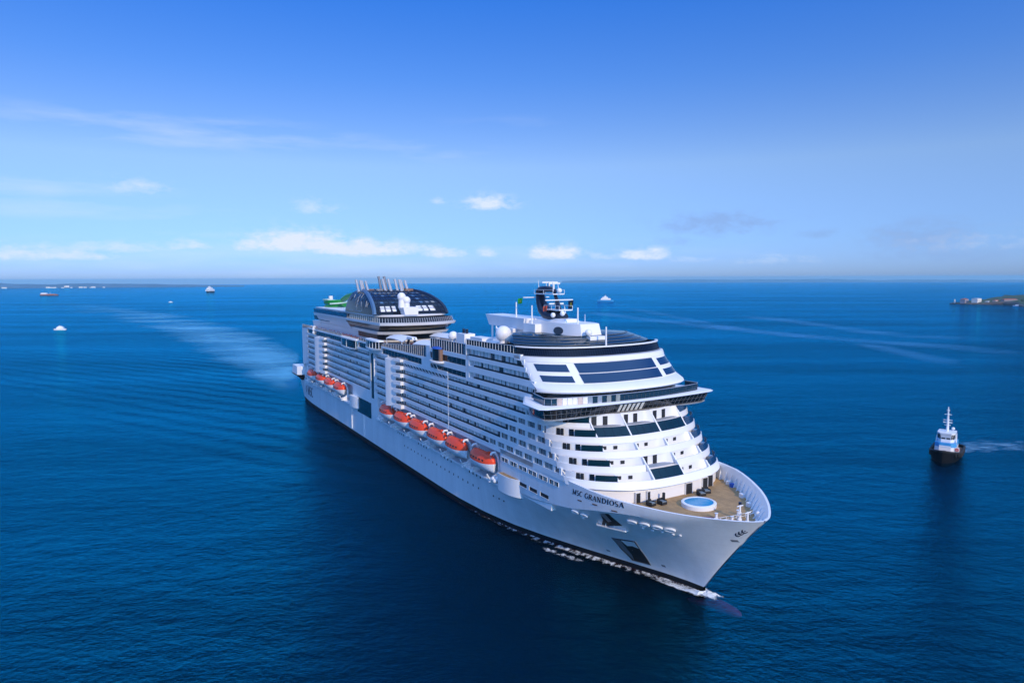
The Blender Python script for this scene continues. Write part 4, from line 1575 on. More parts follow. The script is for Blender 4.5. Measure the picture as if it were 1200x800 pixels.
b.loft(house_plan(-169.2, 16.4, -224, 6), 51.2, house_plan(-170.4, 16.0, -224, 6), 53.2, caps=False)
o = b.build('gallery_glass', ship)
f = SB('white_paint')
pa, pb = house_plan(-169.1, 16.5, -224, 6), house_plan(-170.2, 16.15, -224, 6)
full_a, full_b = [], []
for i in range(len(pa) - 1):
    m_ = 16 if i == 0 else 2
    for q in range(m_):
        full_a.append((lerp(pa[i][0], pa[i + 1][0], q / m_), lerp(pa[i][1], pa[i + 1][1], q / m_)))
        full_b.append((lerp(pb[i][0], pb[i + 1][0], q / m_), lerp(pb[i][1], pb[i + 1][1], q / m_)))
for p, q in zip(full_a, full_b):
    f.rod((p[0], p[1], 51.2), (q[0], q[1], 53.3), .06, 4)
f.build('gallery_post', o)
b = SB('white_paint')
b.loft(house_plan(-178.0, 16.0, -288, 5), 53.4, house_plan(-177.6, 16.2, -288, 5), 54.2)
b.build('dome_base', ship)

# the dome: a hipped glass shell, raked far back at the front, with arched edges and a lattice
def dome_level(h):
    """Front x, half width and height of the shell at h = 0 (base) .. 1 (crown)."""
    a = math.pi / 2 * h
    t = (1 - math.cos(a)) ** .8
    return -181.0 - 36.0 * t, 16.6 - 5.8 * t, 54.2 + 10.4 * math.sin(a) ** .9


NL = 14
rows = []
for i in range(NL + 1):
    xf, w, z = dome_level(i / NL)
    xa = -226.5 + 3.0 * i / NL
    r = [(xa, w, z)]
    for q in range(5):
        an = math.pi / 2 * q / 4
        r.append((xf - 1.6 + 1.6 * math.sin(an), w - 1.6 + 1.6 * math.cos(an), z))
    r += [(x, -s_, z) for x, s_, z in r[::-1]]
    r.append(r[0])
    rows.append(r)
b = SB('belt_glass')
b.grid(rows)
b.quad(*rows[-1][:-1])
dome = b.build('glass_dome', ship)


def dome_pt(f, h, out=.08):
    """A point of the front face: f = -1 port .. 1 starboard."""
    xf, w, z = dome_level(h)
    return (xf + out * math.cos(h * 1.4), f * (w - 1.2), z + out * math.sin(h * 1.4))


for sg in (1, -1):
    b = SB('arch_sky_sheen' if sg > 0 else 'navy')  # starboard arch is paler: sky sheen put into its colour
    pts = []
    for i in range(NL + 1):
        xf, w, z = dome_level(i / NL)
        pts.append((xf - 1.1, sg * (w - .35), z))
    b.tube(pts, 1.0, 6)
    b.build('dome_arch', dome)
for i in range(11):
    f = lerp(-.9, .9, i / 10)
    b = SB('navy')
    b.tube([dome_pt(f, q / NL) for q in range(NL + 1)], .22 if i % 2 == 0 else .13, 5)
    b.build('dome_rib', dome)
for h in (.06, .16, .27, .38, .5, .62, .75, .9):
    b = SB('navy')
    b.rod(dome_pt(-1, h), dome_pt(1, h), .13, 5)
    b.build('dome_purlin', dome)
rl = random.Random(3)
for i in range(40):                              # lattice of the starboard end
    h0 = rl.uniform(.03, .5)
    h1 = h0 + rl.uniform(.12, .35)
    x0 = rl.uniform(-221, -188)
    xf1, w1, z1 = dome_level(min(1, h1))
    xf0, w0, z0 = dome_level(h0)
    x1 = x0 + rl.uniform(-2.2, 2.2)
    if max(x0, x1) > min(xf0, xf1) - 3:
        continue
    b = SB(('pipe_grey', 'navy', 'arch_sky_sheen')[i % 3])
    b.rod((x0, w0 + .08, z0), (x1, w1 + .08, z1), .16, 4)
    b.build('lattice_bar', dome)
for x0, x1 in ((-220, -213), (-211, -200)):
    b = SB('arch_sky_sheen')  # sky light on this end is put into the colour
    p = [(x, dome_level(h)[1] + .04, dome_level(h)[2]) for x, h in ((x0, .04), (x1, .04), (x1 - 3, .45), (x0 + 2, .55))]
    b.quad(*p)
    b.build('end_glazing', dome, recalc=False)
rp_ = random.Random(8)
for i in range(26):                              # paler panes: caught light and blinds put into their colour
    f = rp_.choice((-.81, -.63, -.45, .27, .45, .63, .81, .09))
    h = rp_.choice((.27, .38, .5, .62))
    b = SB(rp_.choice(('curtain_dim', 'grey_metal', 'arch_sky_sheen')))
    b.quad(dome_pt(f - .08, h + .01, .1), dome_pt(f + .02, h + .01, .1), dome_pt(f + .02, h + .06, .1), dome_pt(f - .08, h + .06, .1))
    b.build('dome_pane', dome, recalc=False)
# white blinds low on the dome front
for f in (.84, .66, .48, -.30, -.48, -.66):
    for h0, h1 in ((.07, .12), (.13, .20)):
        b = SB('white_paint')
        b.quad(dome_pt(f - .075, h0, .14), dome_pt(f + .075, h0, .14), dome_pt(f + .075, h1, .14), dome_pt(f - .075, h1, .14))
        b.build('pale_pane', dome, recalc=False)
b = SB('white_paint')                                # white block with two domes at the front of the dome
b.loft([(-182, 4.4), (-176.2, 4.4), (-176.2, -1.6), (-182, -1.6)], 54.2, [(-183, 5.2), (-176.0, 5.2), (-176.0, -1.6), (-183, -1.6)], 57.6)
blk = b.build('dome_block', dome)
for s, z, r in ((5.2, 62.2, 1.9), (3.2, 60.6, 1.75)):
    b = SB('white_paint').ball((-178.2 + (s < 4) * .8, s, z), r, 18, 12)
    b.build('small_radome', blk)
    b = SB('white_paint').lathe([(1.5, 0), (1.35, z - 57.5 - r * .6)], (-178.2 + (s < 4) * .8, s, 57.4), 14)
    b.build('radome_column', blk)
# funnel pipes in three clusters
for x, s0, n, h, dk in ((-217, 13.0, 4, 4.9, 0), (-214, 2.6, 4, 6.6, 1), (-212, -4.4, 4, 5.2, 0)):
    for i in range(n):
        hh = h * (1.0 if i in (0, 2) else .8) if dk else h * (1 - .04 * i)
        b = SB('grey_metal' if dk and i in (0, 2) else 'pipe_grey')
        s = s0 - i * 1.35
        xx = x + (i % 2) * 1.8
        b.tube([(xx + 2.2, s, 63.6), (xx + 1.2, s, 64.8), (xx - h * .22, s + .3, 64.6 + hh)], [.75, .62, .58] if not dk else [.8, .66, .62], 12)
        b.build('funnel_pipe', ship)
for x, s, mt in ((-213, 3.5, 'grey_metal'), (-215, 7.6, 'copper_brown'), (-209.0, -9.0, 'copper_brown')):
    b = SB(mt).box(x - 2.5, x + 1.2, s - 1.8, s + 1.8, 64.2, 65.2)
    b.build('pipe_housing', ship)

# water slide and clutter behind the dome
b = SB('slide_green')
tr = []
for i in range(46):
    t = i / 45
    a = t * 2 * math.pi * 1.75
    tr.append((-286 + 9.0 * math.cos(a), 4 + 6.5 * math.sin(a), 57.5 - 4.4 * t))
b.tube(tr, 1.15, 8)
b.tube([(-268, 6, 58.6), (-262, 5, 60.5), (-254, 4, 61.5), (-244, 2, 62)], 1.5, 8)
sl = b.build('water_slide', ship)
b = SB('slide_pale').tube([(p[0] * 1.0 + 1, p[1] + 1.6, p[2] + 1.5) for p in tr[4:30]], .45, 8)
b.build('slide_flume', sl)
b = SB('white_paint').lathe([(1.4, 0), (1.2, 9.0)], (-297, 5, 51.2), 14)
b.build('slide_tower', sl)
b = SB('copper_brown').box(-278, -270, 11, 14.5, 51.2, 54.0)
b.build('slide_pump_house', sl)

# aft lido terraces, stern
b = SB('white_paint').loft([(-296, 15.5), (-284.02, 14.5), (-284.02, -14.5), (-296, -15.5)], 42.25, [(-297, 16), (-284.02, 15), (-284.02, -15), (-297, -16)], 46.2)
b.build('terrace_house', ship)
b = SB('dark_glass').box(-296, -262, 14.9, 15.3, 47.0, 49.3)
b.build('terrace_window', ship)
b = SB('white_paint').lathe([(.9, 0), (1.2, .8), (.8, 1.6), (1.2, 2.4), (.9, 4.4)], (-272, 21.2, 40.0), 14)
b.build('corner_lantern', ship)
b = SB('white_paint')
b.loft([(-318, 24.2), (-305, 24.2), (-303, 22), (-303, 18), (-318, 18)], 13.6, [(-317.5, 24.0), (-305.5, 24.0), (-303.5, 22), (-303, 18), (-317.5, 18)], 18.6)
st = b.build('stern_gallery', ship)
b = SB('hull_black')
b.loft([(-313, 21), (-303, 22), (-302, 20), (-313, 18)], 10.6, [(-319, 24.8), (-305, 24.8), (-302.5, 22), (-319, 18)], 13.58)
b.build('stern_sponson', st)
b = SB('white_paint').loft([(-313, 19.5), (-300.02, 20.5), (-300.02, -20.5), (-313, -19.5)], 12.0, [(-311, 18.5), (-300.02, 19.5), (-300.02, -19.5), (-311, -18.5)], 21.0)
b.build('stern_house', ship)
for z in (33.2, 30.6):
    b = SB('white_paint').ball((-302, 19.5, z), (1.6, 1.6, 1.5), 14, 10)
    b.build('stern_pod', ship)

# ---------------------------------------------------------------- bow deck fittings
b = SB('white_paint')
b.lathe([(3.9, 0), (3.9, .9), (3.65, 1.05), (3.25, 1.05), (3.2, .8)], (-4.7, -1.7, 17.35), 40)
pool = b.build('round_pool', ship)
b = SB('pool_water').lathe([(3.24, 0), (3.24, .02)], (-4.7, -1.7, 18.26), 40)
b.build('pool_water', pool)
b = SB('purple_mat').lathe([(4.0, 0), (3.9, .03)], (4.6, 4.2, 17.36), 36)
b.build('deck_circle', ship)
for sg in (-1, 1):
    for i in range(17):
        X = -24 + i * 2.25
        s = sg * (hull_half(X, 17.4) - .3)
        s2 = sg * (hull_half(X, 20.2) - .95)
        if abs(s2) < 2:
            continue
        b = SB('white_paint')
        b.add([(X - .06, s, 17.36), (X - .06, s - sg * .9, 17.36), (X - .06, s2, 20.0), (X + .06, s, 17.36), (X + .06, s - sg * .9, 17.36), (X + .06, s2, 20.0)],
              [(0, 1, 2), (5, 4, 3), (0, 3, 4, 1), (1, 4, 5, 2), (2, 5, 3, 0)])
        b.build('bulwark_bracket', ship)
for X, mt in ((-20, 'blue_cloth'), (-13, 'white_paint'), (-11, 'blue_cloth'), (-4, 'white_paint'), (1.5, 'white_paint')):
    b = SB(mt).box(X - .5, X + .5, -hull_half(X, 17.4) + .9, -hull_half(X, 17.4) + 1.7, 17.36, 18.3)
    b.build('deck_locker', ship)


def post(x, s, h, arms, name):
    b = SB('white_paint')
    b.tube([(x, s, 17.35), (x, s, 17.35 + h)], [.3, .2], 8)
    b.lathe([(.55, 0), (.5, .35), (.3, .5)], (x, s, 17.35), 12)
    for z, w in arms:
        b.rod((x, s - w, 17.35 + z), (x, s + w, 17.35 + z), .12, 6)
    return b.build(name, ship)


p = post(6.7, -2.6, 3.6, ((3.2, .9), (1.6, .5)), 'bow_light_post')
b = SB('navy').lathe([(.35, 0), (.35, .5)], (6.7, -2.6, 20.9), 10)
b.build('post_lamp', p)
post(8.6, -2.9, 2.4, ((2.2, .8),), 'bow_light_post')
post(9.0, -5.6, 2.2, ((1.9, .5),), 'bow_light_post')
for x, s in ((6.6, -.4), (3.4, 1.0), (4.4, -4.6), (9.4, 1.2)):
    b = SB('white_paint').lathe([(.45, 0), (.28, .3), (.28, 1.1), (.42, 1.25)], (x, s, 17.35), 12)
    b.build('bollard', ship)
rp = [(x, s, 17.35) for x, s in ((4.2, 7.5), (5.2, 3.3), (6.0, -1.0), (6.2, -5.0), (5.6, -10.2))]
f = SB('white_paint')
for h in (.5, 1.05):
    f.tube([(x, s, z + h) for x, s, z in rp], .05, 5)
for i in range(len(rp) - 1):
    for q in range(3):
        x, s, z = (lerp(rp[i][j], rp[i + 1][j], q / 3) for j in range(3))
        f.rod((x, s, z), (x, s, z + 1.08), .06, 5)
f.build('bow_rail', ship)
# doors and screens in the wall behind the bow deck
for x, s, w, h in ((-13.2, -5.6, 1.9, 2.7), (-13.9, -11.4, 1.5, 2.8), (-14.2, -13.6, 1.7, 2.9), (-14.2, 9.0, 1.3, 2.4), (-13.7, 6.3, .8, 2.5)):
    b = SB('black_and_shade')
    xx = front(-12.55, max(-19, s - .1) + .2, s - .2)[0][0]
    b.box(xx - .2, xx + .35, s - w / 2, s + w / 2, 17.36, 17.35 + h)
    o = b.build('deck_door', ship)
    f = SB('white_paint')
    for q in (s - w / 2 - .1, s + w / 2):
        f.box(xx - .1, xx + .5, q, q + .1, 17.36, 17.45 + h)
    f.box(xx - .1, xx + .5, s - w / 2, s + w / 2, 17.35 + h, 17.47 + h)
    f.build('door_frame', o)

SEATS = [(-10.4, 7.6, .2, 'black wicker deck lounge with a dark cushion, farthest from the round pool'),
         (-9.9, 4.7, .1, 'black wicker deck lounge with a dark cushion by the tall black speaker post'),
         (-10.0, -7.2, -.2, 'black wicker deck lounge beside the wide framed black door behind the pool'),
         (-10.8, -9.4, -.3, 'black wicker deck lounge between the two black doors, farther from the pool')]
proto = None
for x, s, a, lab in SEATS:
    if proto is None:
        proto = empty('deck_lounge', Matrix.Identity(4), None, 'lounge seat', 'black wicker seats on the bow deck')
        b = MB('wicker').box(-1.0, 1.0, -1.0, 1.0, .08, .75).box(-1.0, -.75, -1.0, 1.0, .76, 1.5)
        b.build('wicker_frame', proto)
        b = MB('cushion').box(-.7, .95, -.85, .85, .76, .95)
        b.build('cushion', proto)
        for sy in (-1, 1):
            b = MB('wicker').box(-1.0, .9, sy * .92 - .09, sy * .92 + .09, .76, 1.2)
            b.build('armrest', proto)
        o = proto
    else:
        o = copy_tree(proto)
    o['label'] = lab
    o.matrix_world = world_of(x, s, 17.37, a) @ Matrix.Scale(.85, 4)
b = SB('black_and_shade').box(-11.2, -10.7, 3.0, 3.5, 17.36, 19.6)
b.build('speaker_post', ship)

# ---------------------------------------------------------------- name, marks and openings on the bow
def arc_pts(cx, cy, rx, ry, a0, a1, n=14):
    return [(cx + rx * math.cos(R(lerp(a0, a1, i / n))), cy + ry * math.sin(R(lerp(a0, a1, i / n)))) for i in range(n + 1)]


def stroke(p, w0, w1=None, wm=None):
    """A pen stroke: points and widths at its ends and middle."""
    w1 = w0 if w1 is None else w1
    wm = (w0 + w1) / 2 if wm is None else wm
    return (p, w0, wm, w1)


def serif(x, y, w=.26):
    return stroke([(x - w / 2, y), (x + w / 2, y)], .07)


GLYPH = {
    'M': (1.0, [stroke([(.14, 0), (.14, 1)], .06), stroke([(.14, 1), (.5, .05)], .16), stroke([(.5, .05), (.86, 1)], .06), stroke([(.86, 0), (.86, 1)], .17), serif(.14, .03), serif(.86, .03), serif(.1, .97, .2), serif(.9, .97, .2)]),
    'S': (.62, [stroke(arc_pts(.31, .74, .22, .23, 25, 270), .05, .12, .1), stroke(arc_pts(.31, .265, .24, .245, 90, -155), .12, .05, .13)]),
    'C': (.78, [stroke(arc_pts(.44, .5, .36, .48, 42, 318, 20), .05, .05, .17)]),
    'G': (.86, [stroke(arc_pts(.45, .5, .37, .48, 42, 310, 20), .05, .07, .17), stroke([(.72, .05), (.72, .45)], .15), serif(.7, .45, .3)]),
    'R': (.84, [stroke([(.17, 0), (.17, 1)], .17), stroke([(.17, .97), (.4, .97)] + arc_pts(.42, .74, .24, .23, 90, -90, 12) + [(.17, .51)], .06, .06, .15), stroke([(.4, .5), (.76, 0)], .15), serif(.17, .03), serif(.14, .97), serif(.78, .03, .2)]),
    'A': (.86, [stroke([(.1, 0), (.45, 1)], .06), stroke([(.45, 1), (.76, 0)], .17), stroke([(.22, .33), (.64, .33)], .06), serif(.1, .03, .24), serif(.76, .03)]),
    'N': (.92, [stroke([(.15, 0), (.15, 1)], .06), stroke([(.13, 1), (.77, 0)], .17), stroke([(.77, 0), (.77, 1)], .06), serif(.15, .03, .24), serif(.77, .97, .24), serif(.1, .97, .2)]),
    'D': (.90, [stroke([(.17, 0), (.17, 1)], .17), stroke([(.17, .97), (.38, .97)] + arc_pts(.38, .5, .42, .47, 90, -90, 16) + [(.17, .03)], .06, .06, .17), serif(.12, .03, .2), serif(.12, .97, .2)]),
    'I': (.42, [stroke([(.21, 0), (.21, 1)], .17), serif(.21, .03), serif(.21, .97)]),
    'O': (.92, [stroke(arc_pts(.46, .5, .36, .48, 90, 270, 14), .05, .05, .17), stroke(arc_pts(.46, .5, .36, .48, 90, -90, 14), .05, .05, .17)]),
}


def write(b, word, place, gap=.12, space=.5):
    """Draws a word; place(x, y) turns letter units into a point on the surface. Returns the length."""
    x0 = 0.0
    for ch in word:
        if ch == ' ':
            x0 += space
            continue
        w, strokes = GLYPH[ch]
        for pts, a, mid, c in strokes:
            n = len(pts)
            fine = []
            for i in range(n - 1):
                m_ = 4 if n < 4 else 1
                for q in range(m_):
                    fine.append((lerp(pts[i][0], pts[i + 1][0], q / m_), lerp(pts[i][1], pts[i + 1][1], q / m_)))
            fine.append(pts[-1])
            n = len(fine)
            lo, hi = [], []
            for i in range(n):
                p, q = fine[max(0, i - 1)], fine[min(n - 1, i + 1)]
                dx, dy = q[0] - p[0], q[1] - p[1]
                L = math.hypot(dx, dy) or 1
                t = i / (n - 1)
                a_, mid_, c_ = a * 1.5, mid * 1.5, c * 1.5
                wd = lerp(a_, mid_, t * 2) if t < .5 else lerp(mid_, c_, t * 2 - 1)
                lo.append((fine[i][0] - dy / L * wd / 2, fine[i][1] + dx / L * wd / 2))
                hi.append((fine[i][0] + dy / L * wd / 2, fine[i][1] - dx / L * wd / 2))
            b.grid([[place(x0 + x, y) for x, y in lo], [place(x0 + x, y) for x, y in hi]])
        x0 += w + gap
    return x0


NAME_L = 11.35


def name_place(x, y):
    h = 1.25
    xx = x + y * .22
    t = xx / NAME_L
    X = -22.9 + 15.9 * t
    z = 18.95 + .75 * t + y * h
    return on_hull(X, z, .05)


b = SB('lettering_navy')
write(b, 'MSC', name_place)
write(b, 'GRANDIOSA', lambda x, y: name_place(x + 3.25, y))
b.build('name_lettering', hull, recalc=False)
# emblem near the stem: stacked dark strokes
b = SB('lettering_navy')


def emblem_place(x, y):
    X, z = 10.4 + x * 1.9 + .1, 15.55 + x * 1.5 + y * 1.25
    return on_hull(min(X, stem_x(z) - .08), z, .05)


for k in range(3):
    for st_ in (stroke(arc_pts(.2, .5, .16, .3, 80, 280), .16), stroke([(.2, .5), (.34, .5)], .14), stroke([(.05, .2), (.36, .2)], .12)):
        pts, w = st_[0], st_[1]
        lo, hi = [], []
        for i in range(len(pts)):
            p, q = pts[max(0, i - 1)], pts[min(len(pts) - 1, i + 1)]
            dx, dy = q[0] - p[0], q[1] - p[1]
            L = math.hypot(dx, dy) or 1
            lo.append((pts[i][0] - dy / L * w / 2 + k * .36, pts[i][1] + dx / L * w / 2))
            hi.append((pts[i][0] + dy / L * w / 2 + k * .36, pts[i][1] - dx / L * w / 2))
        b.grid([[emblem_place(*p) for p in lo], [emblem_place(*p) for p in hi]])
b.build('bow_emblem_lettering', hull, recalc=False)
# star emblem and initials at the stern
b = SB('lettering_navy')
for i in range(16):
    a0 = 2 * math.pi * i / 16
    r1 = (4.3, 2.0, 3.0, 2.0)[i % 4]
    c = (-296.2, 6.2)
    pts = [(c[0] + r1 * .62 * math.sin(a0), c[1] + r1 * math.cos(a0))]
    for d in (-.34, .34):
        pts.append((c[0] + .8 * math.sin(a0 + d), c[1] + 1.1 * math.cos(a0 + d)))
    b.quad(*[on_hull(x, z, .06) for x, z in pts])
write(b, 'MSC', lambda x, y: on_hull(-292.2 + x * 5.2, 3.6 + y * 5.2, .06))
b.build('stern_lettering', hull, recalc=False)


def plate_on_hull(name, pts, mt, out=.05, rim=None):
    """A panel that lies on the hull, from outline points in (X, z)."""
    b = SB(mt)
    c = (sum(p[0] for p in pts) / len(pts), sum(p[1] for p in pts) / len(pts))
    n = len(pts)
    fine = []
    for i in range(n):
        for q in range(4):
            fine.append((lerp(pts[i][0], pts[(i + 1) % n][0], q / 4), lerp(pts[i][1], pts[(i + 1) % n][1], q / 4)))
    rings = [[on_hull(lerp(c[0], x, t), lerp(c[1], z, t), out) for x, z in fine + fine[:1]] for t in (.02, .4, .7, 1.0)]
    b.grid(rings)
    o = b.build(name, ship, recalc=False)
    if rim:
        f = SB(rim)
        f.tube([on_hull(x, z, out) for x, z in fine + fine[:1]], .09, 5)
        f.build('opening_rim', o)
    return o


pk = plate_on_hull('anchor_pocket', [(-18.9, 7.8), (-12.5, 8.7), (-13.2, 6.0), (-13.6, 1.2), (-18.6, .9), (-19.4, 4.0)], 'black_and_shade', .06, 'grey_metal')  # flat black plate, the shade of the pocket put into its colour
b = SB('white_paint')
an = [(-16.6, 7.7), (-13.1, 8.2), (-13.4, 6.2), (-14.6, 6.6), (-16.2, 6.1)]
b.quad(*[on_hull(x, z, .22) for x, z in an])
b.quad(*[on_hull(x, z, .07) for x, z in an[::-1]])
b.build('anchor_crown', pk, recalc=False)
b = SB('grey_metal')
b.quad(*[on_hull(x, z, .12) for x, z in ((-18.7, 7.6), (-16.8, 7.7), (-17.3, 3.0), (-17.8, 1.2), (-18.9, 4.0))])
b.build('pocket_cheek', pk, recalc=False)
mp = plate_on_hull('mooring_recess', [(-14.4, 16.3), (-11.8, 17.0), (-11.5, 13.6), (-16.0, 12.2), (-17.6, 12.2), (-15.8, 14.0)], 'black_and_shade', .05)  # flat black plate with the shade of the opening painted in
b = SB('steel')
b.quad(*[on_hull(x, z, .14) for x, z in ((-14.6, 16.3), (-12.8, 16.8), (-13.2, 14.4), (-14.6, 13.8))])
b.build('recess_plate', mp, recalc=False)
b = SB('white_paint')
pl = [on_hull(x, 12.1, .0) for x in (-18.2, -16, -14, -11.4)]
b.loft([(x, s - .3) for x, s, z in pl] + [(x, s + 1.0) for x, s, z in pl[::-1]], 11.95, [(x, s - .3) for x, s, z in pl] + [(x, s + 1.1) for x, s, z in pl[::-1]], 12.2)
for x, s, z in pl:
    b.rod((x, s + .9, 12.2), (x, s + .9, 13.2), .07, 5)
b.tube([(x, s + .9, 13.2) for x, s, z in pl], .07, 5)
b.build('mooring_platform', mp)
for X, z in ((-7.4, 15.9), (-4.7, 15.9), (-2.2, 15.8), (.1, 15.7), (-22.9, 14.3), (-20.5, 14.0)):
    b = SB('white_paint')
    ring = []
    for i in range(17):
        a = 2 * math.pi * i / 16
        ring.append(on_hull(X + .95 * math.cos(a) + .25 * math.sin(a), z + .38 * math.sin(a), .28))
    b.tube(ring, .25, 6)
    o = b.build('fairlead', ship)
    b = SB('black_and_shade')  # black disc paints the shade inside the fairlead
    b.quad(*[on_hull(X + .8 * math.cos(a) + .2 * math.sin(a), z + .3 * math.sin(a), .05) for a in [2 * math.pi * i / 12 for i in range(12)]])
    b.build('fairlead_mouth', o, recalc=False)
for X, z in ((-6.4, 14.4), (-4.4, 14.3), (-2.4, 14.4), (-.4, 14.3), (.9, 14.3), (-22, 12.7)):
    b = SB('white_paint').ball(on_hull(X, z, .1), (.5, .25, .22), 10, 6)
    b.build('hull_fitting', ship)
for X, z in ((-20.2, 18.0), (-15.0, 18.45), (-9.6, 18.3)):
    plate_on_hull('draught_plate', [(X - .75, z - .2), (X + .75, z - .15), (X + .75, z + .15), (X - .75, z + .1)], 'rust', .04)
for X, z in ((-24.4, 1.9), (-10.0, 2.2), (9.6, 14.6)):
    plate_on_hull('hull_plate', [(X - .5, z - .3), (X + .5, z - .3), (X + .5, z + .3), (X - .5, z + .3)], 'grey_metal', .04)

# ---------------------------------------------------------------- foam and wakes
def foam_material(name, col, lo, hi, scale, sx, sy, rot, top=1.0, gain=1.0):
    mt = bpy.data.materials.new(name)
    mt.use_nodes = True
    nt = mt.node_tree
    N, L = nt.nodes, nt.links
    b = N['Principled BSDF']
    b.inputs['Base Color'].default_value = (*col, 1)
    b.inputs['Roughness'].default_value = 0.75
    geo = N.new('ShaderNodeNewGeometry')
    mp = N.new('ShaderNodeMapping')
    mp.inputs['Rotation'].default_value = (0, 0, R(rot))
    mp.inputs['Scale'].default_value = (sx, sy, 1)
    L.new(geo.outputs['Position'], mp.inputs[0])
    nz = N.new('ShaderNodeTexNoise')
    nz.inputs['Scale'].default_value = scale
    nz.inputs['Detail'].default_value = 6
    nz.inputs['Roughness'].default_value = 0.65
    L.new(mp.outputs[0], nz.inputs['Vector'])
    at_ = N.new('ShaderNodeAttribute'); at_.attribute_name = 'cover'
    ad = N.new('ShaderNodeMath'); ad.operation = 'MULTIPLY_ADD'
    L.new(at_.outputs['Fac'], ad.inputs[0]); ad.inputs[1].default_value = 0.6
    g1 = N.new('ShaderNodeMath'); g1.operation = 'MULTIPLY_ADD'
    L.new(nz.outputs[0], g1.inputs[0]); g1.inputs[1].default_value = gain; g1.inputs[2].default_value = -(gain - 1) / 2
    L.new(g1.outputs[0], ad.inputs[2])
    rg = N.new('ShaderNodeMapRange')
    rg.inputs[1].default_value = lo; rg.inputs[2].default_value = hi
    rg.inputs[3].default_value = 0.0; rg.inputs[4].default_value = top
    L.new(ad.outputs[0], rg.inputs[0])
    mu = N.new('ShaderNodeMath'); mu.operation = 'MULTIPLY'; mu.use_clamp = True
    e2 = N.new('ShaderNodeMath'); e2.operation = 'MULTIPLY'; e2.use_clamp = True
    L.new(at_.outputs['Fac'], e2.inputs[0]); e2.inputs[1].default_value = 3.0
    L.new(rg.outputs[0], mu.inputs[0]); L.new(e2.outputs[0], mu.inputs[1])
    L.new(mu.outputs[0], b.inputs['Alpha'])
    MATS[name] = mt


foam_material('bow_foam', (0.75, 0.80, 0.82), 0.74, 0.98, 0.7, 1, 1, 0)
foam_material('pale_wake', (0.16, 0.58, 0.80), 0.50, 1.30, 0.012, 0.62, 1.25, -12, 0.58, 2.4)
foam_material('streak_wake', (0.08, 0.42, 0.74), 0.66, 1.5, 0.010, 0.6, 1.0, 20, 0.36, 2.2)
foam_material('boat_wake', (0.25, 0.52, 0.70), 0.85, 1.5, 0.22, 0.5, 1.2, 30, 0.55, 2.2)


def sheet(name, left, right, mt, lab, z=0.05, nu=48, nv=12, cover=lambda u, v: 1.0, run_up=0.0):
    """A thin sheet of foam between two lines on the water, with a cover value that fades to nothing at its edges."""
    def at_line(ln, u):
        t = u * (len(ln) - 1)
        i = min(int(t), len(ln) - 2)
        return [lerp(ln[i][k], ln[i + 1][k], t - i) for k in range(2)]
    b = MB(mt)
    rows, cov = [], []
    for i in range(nu + 1):
        u = i / nu
        p, q = at_line(left, u), at_line(right, u)
        r = []
        for j in range(nv + 1):
            v = j / nv
            x, y = lerp(p[0], q[0], v), lerp(p[1], q[1], v)
            r.append((x, y, sea_z(x, y) + z + run_up * (1 - v) ** 2))
            cov.append(min(1.0, math.sin(math.pi * (v if not run_up else .35 + .65 * v)) ** 1.3 * 1.05) * min(1, u * 8) * min(1.0, (1 - u) * 3) * cover(u, v))
        rows.append(r)
    b.grid(rows)
    o = b.build(name, recalc=False)
    a = o.data.attributes.new('cover', 'FLOAT', 'POINT')
    a.data.foreach_set('value', cov)
    return tag(o, lab, kind='stuff')


sheet('ship_wake', [(-150, 480), (-215, 690), (-295, 850), (-440, 1085), (-640, 1370), (-870, 1650), (-1180, 2010), (-1700, 2560)],
      [(-128, 408), (-160, 440), (-205, 500), (-262, 585), (-335, 700), (-490, 930), (-770, 1290), (-1350, 1830)], 'pale_wake', 'pale churned water trailing from the stern', 0.06, 90, 20,
      lambda u, v: 1.0 - .35 * u)
for name, ln, w in (('boat_wake', [(278, 2000), (301, 1268), (314, 963), (355, 832), (383, 763), (374, 633), (368, 551), (372, 484)], 24),
                    ('boat_wake', [(413, 1319), (462, 1152), (471, 988), (477, 826), (532, 800), (601, 785)], 34),
                    ('boat_wake', [(150, 1500), (260, 1120), (330, 900), (450, 690), (520, 560)], 30)):
    sheet(name, [(x - w, y - w) for x, y in ln], [(x + w, y + w) for x, y in ln], 'streak_wake', 'faint pale streak left on the water by a passing boat', 0.05, 60, 6)
sheet('tug_wake', [(179, 283), (187, 292), (199, 299), (214, 305), (236, 316)], [(184, 271), (193, 271), (204, 270), (220, 269), (242, 268)], 'boat_wake', 'broken white wash behind the tugboat', 0.05, 40, 10)

SH = SHIP_M


def ship_xy(X, s):
    p = SH @ Vector((X, port(s, X), 0))
    return p.x, p.y


xs_ = [1.5, .6, -1, -3, -6, -9, -13, -18, -24, -31, -40, -50, -62, -78, -96, -120, -150]
sheet('bow_wave_foam', [ship_xy(x, max(0.0, hull_half(x, -1.5)) - .15) for x in xs_],
      [ship_xy(x + .8, max(0.0, hull_half(x, -1.5)) + interp(-x, [(-2, 1.6), (3, 2.9), (9, 2.6), (20, 2.2), (40, 2.6), (62, 1.6), (150, 1.0)])) for x in xs_], 'bow_foam', 'white foam peeling off the bow along the waterline', 0.10, 220, 10,
      lambda u, v: max(.54, 1.0 - 1.6 * u), .5)
sheet('bow_wave_foam', [ship_xy(x, -max(0.0, hull_half(x, -1.5)) + .15) for x in xs_[:8]],
      [ship_xy(x + .8, -max(0.0, hull_half(x, -1.5)) - 2.2) for x in xs_[:8]], 'bow_foam', 'white foam peeling off the far side of the bow', 0.09, 60, 8)
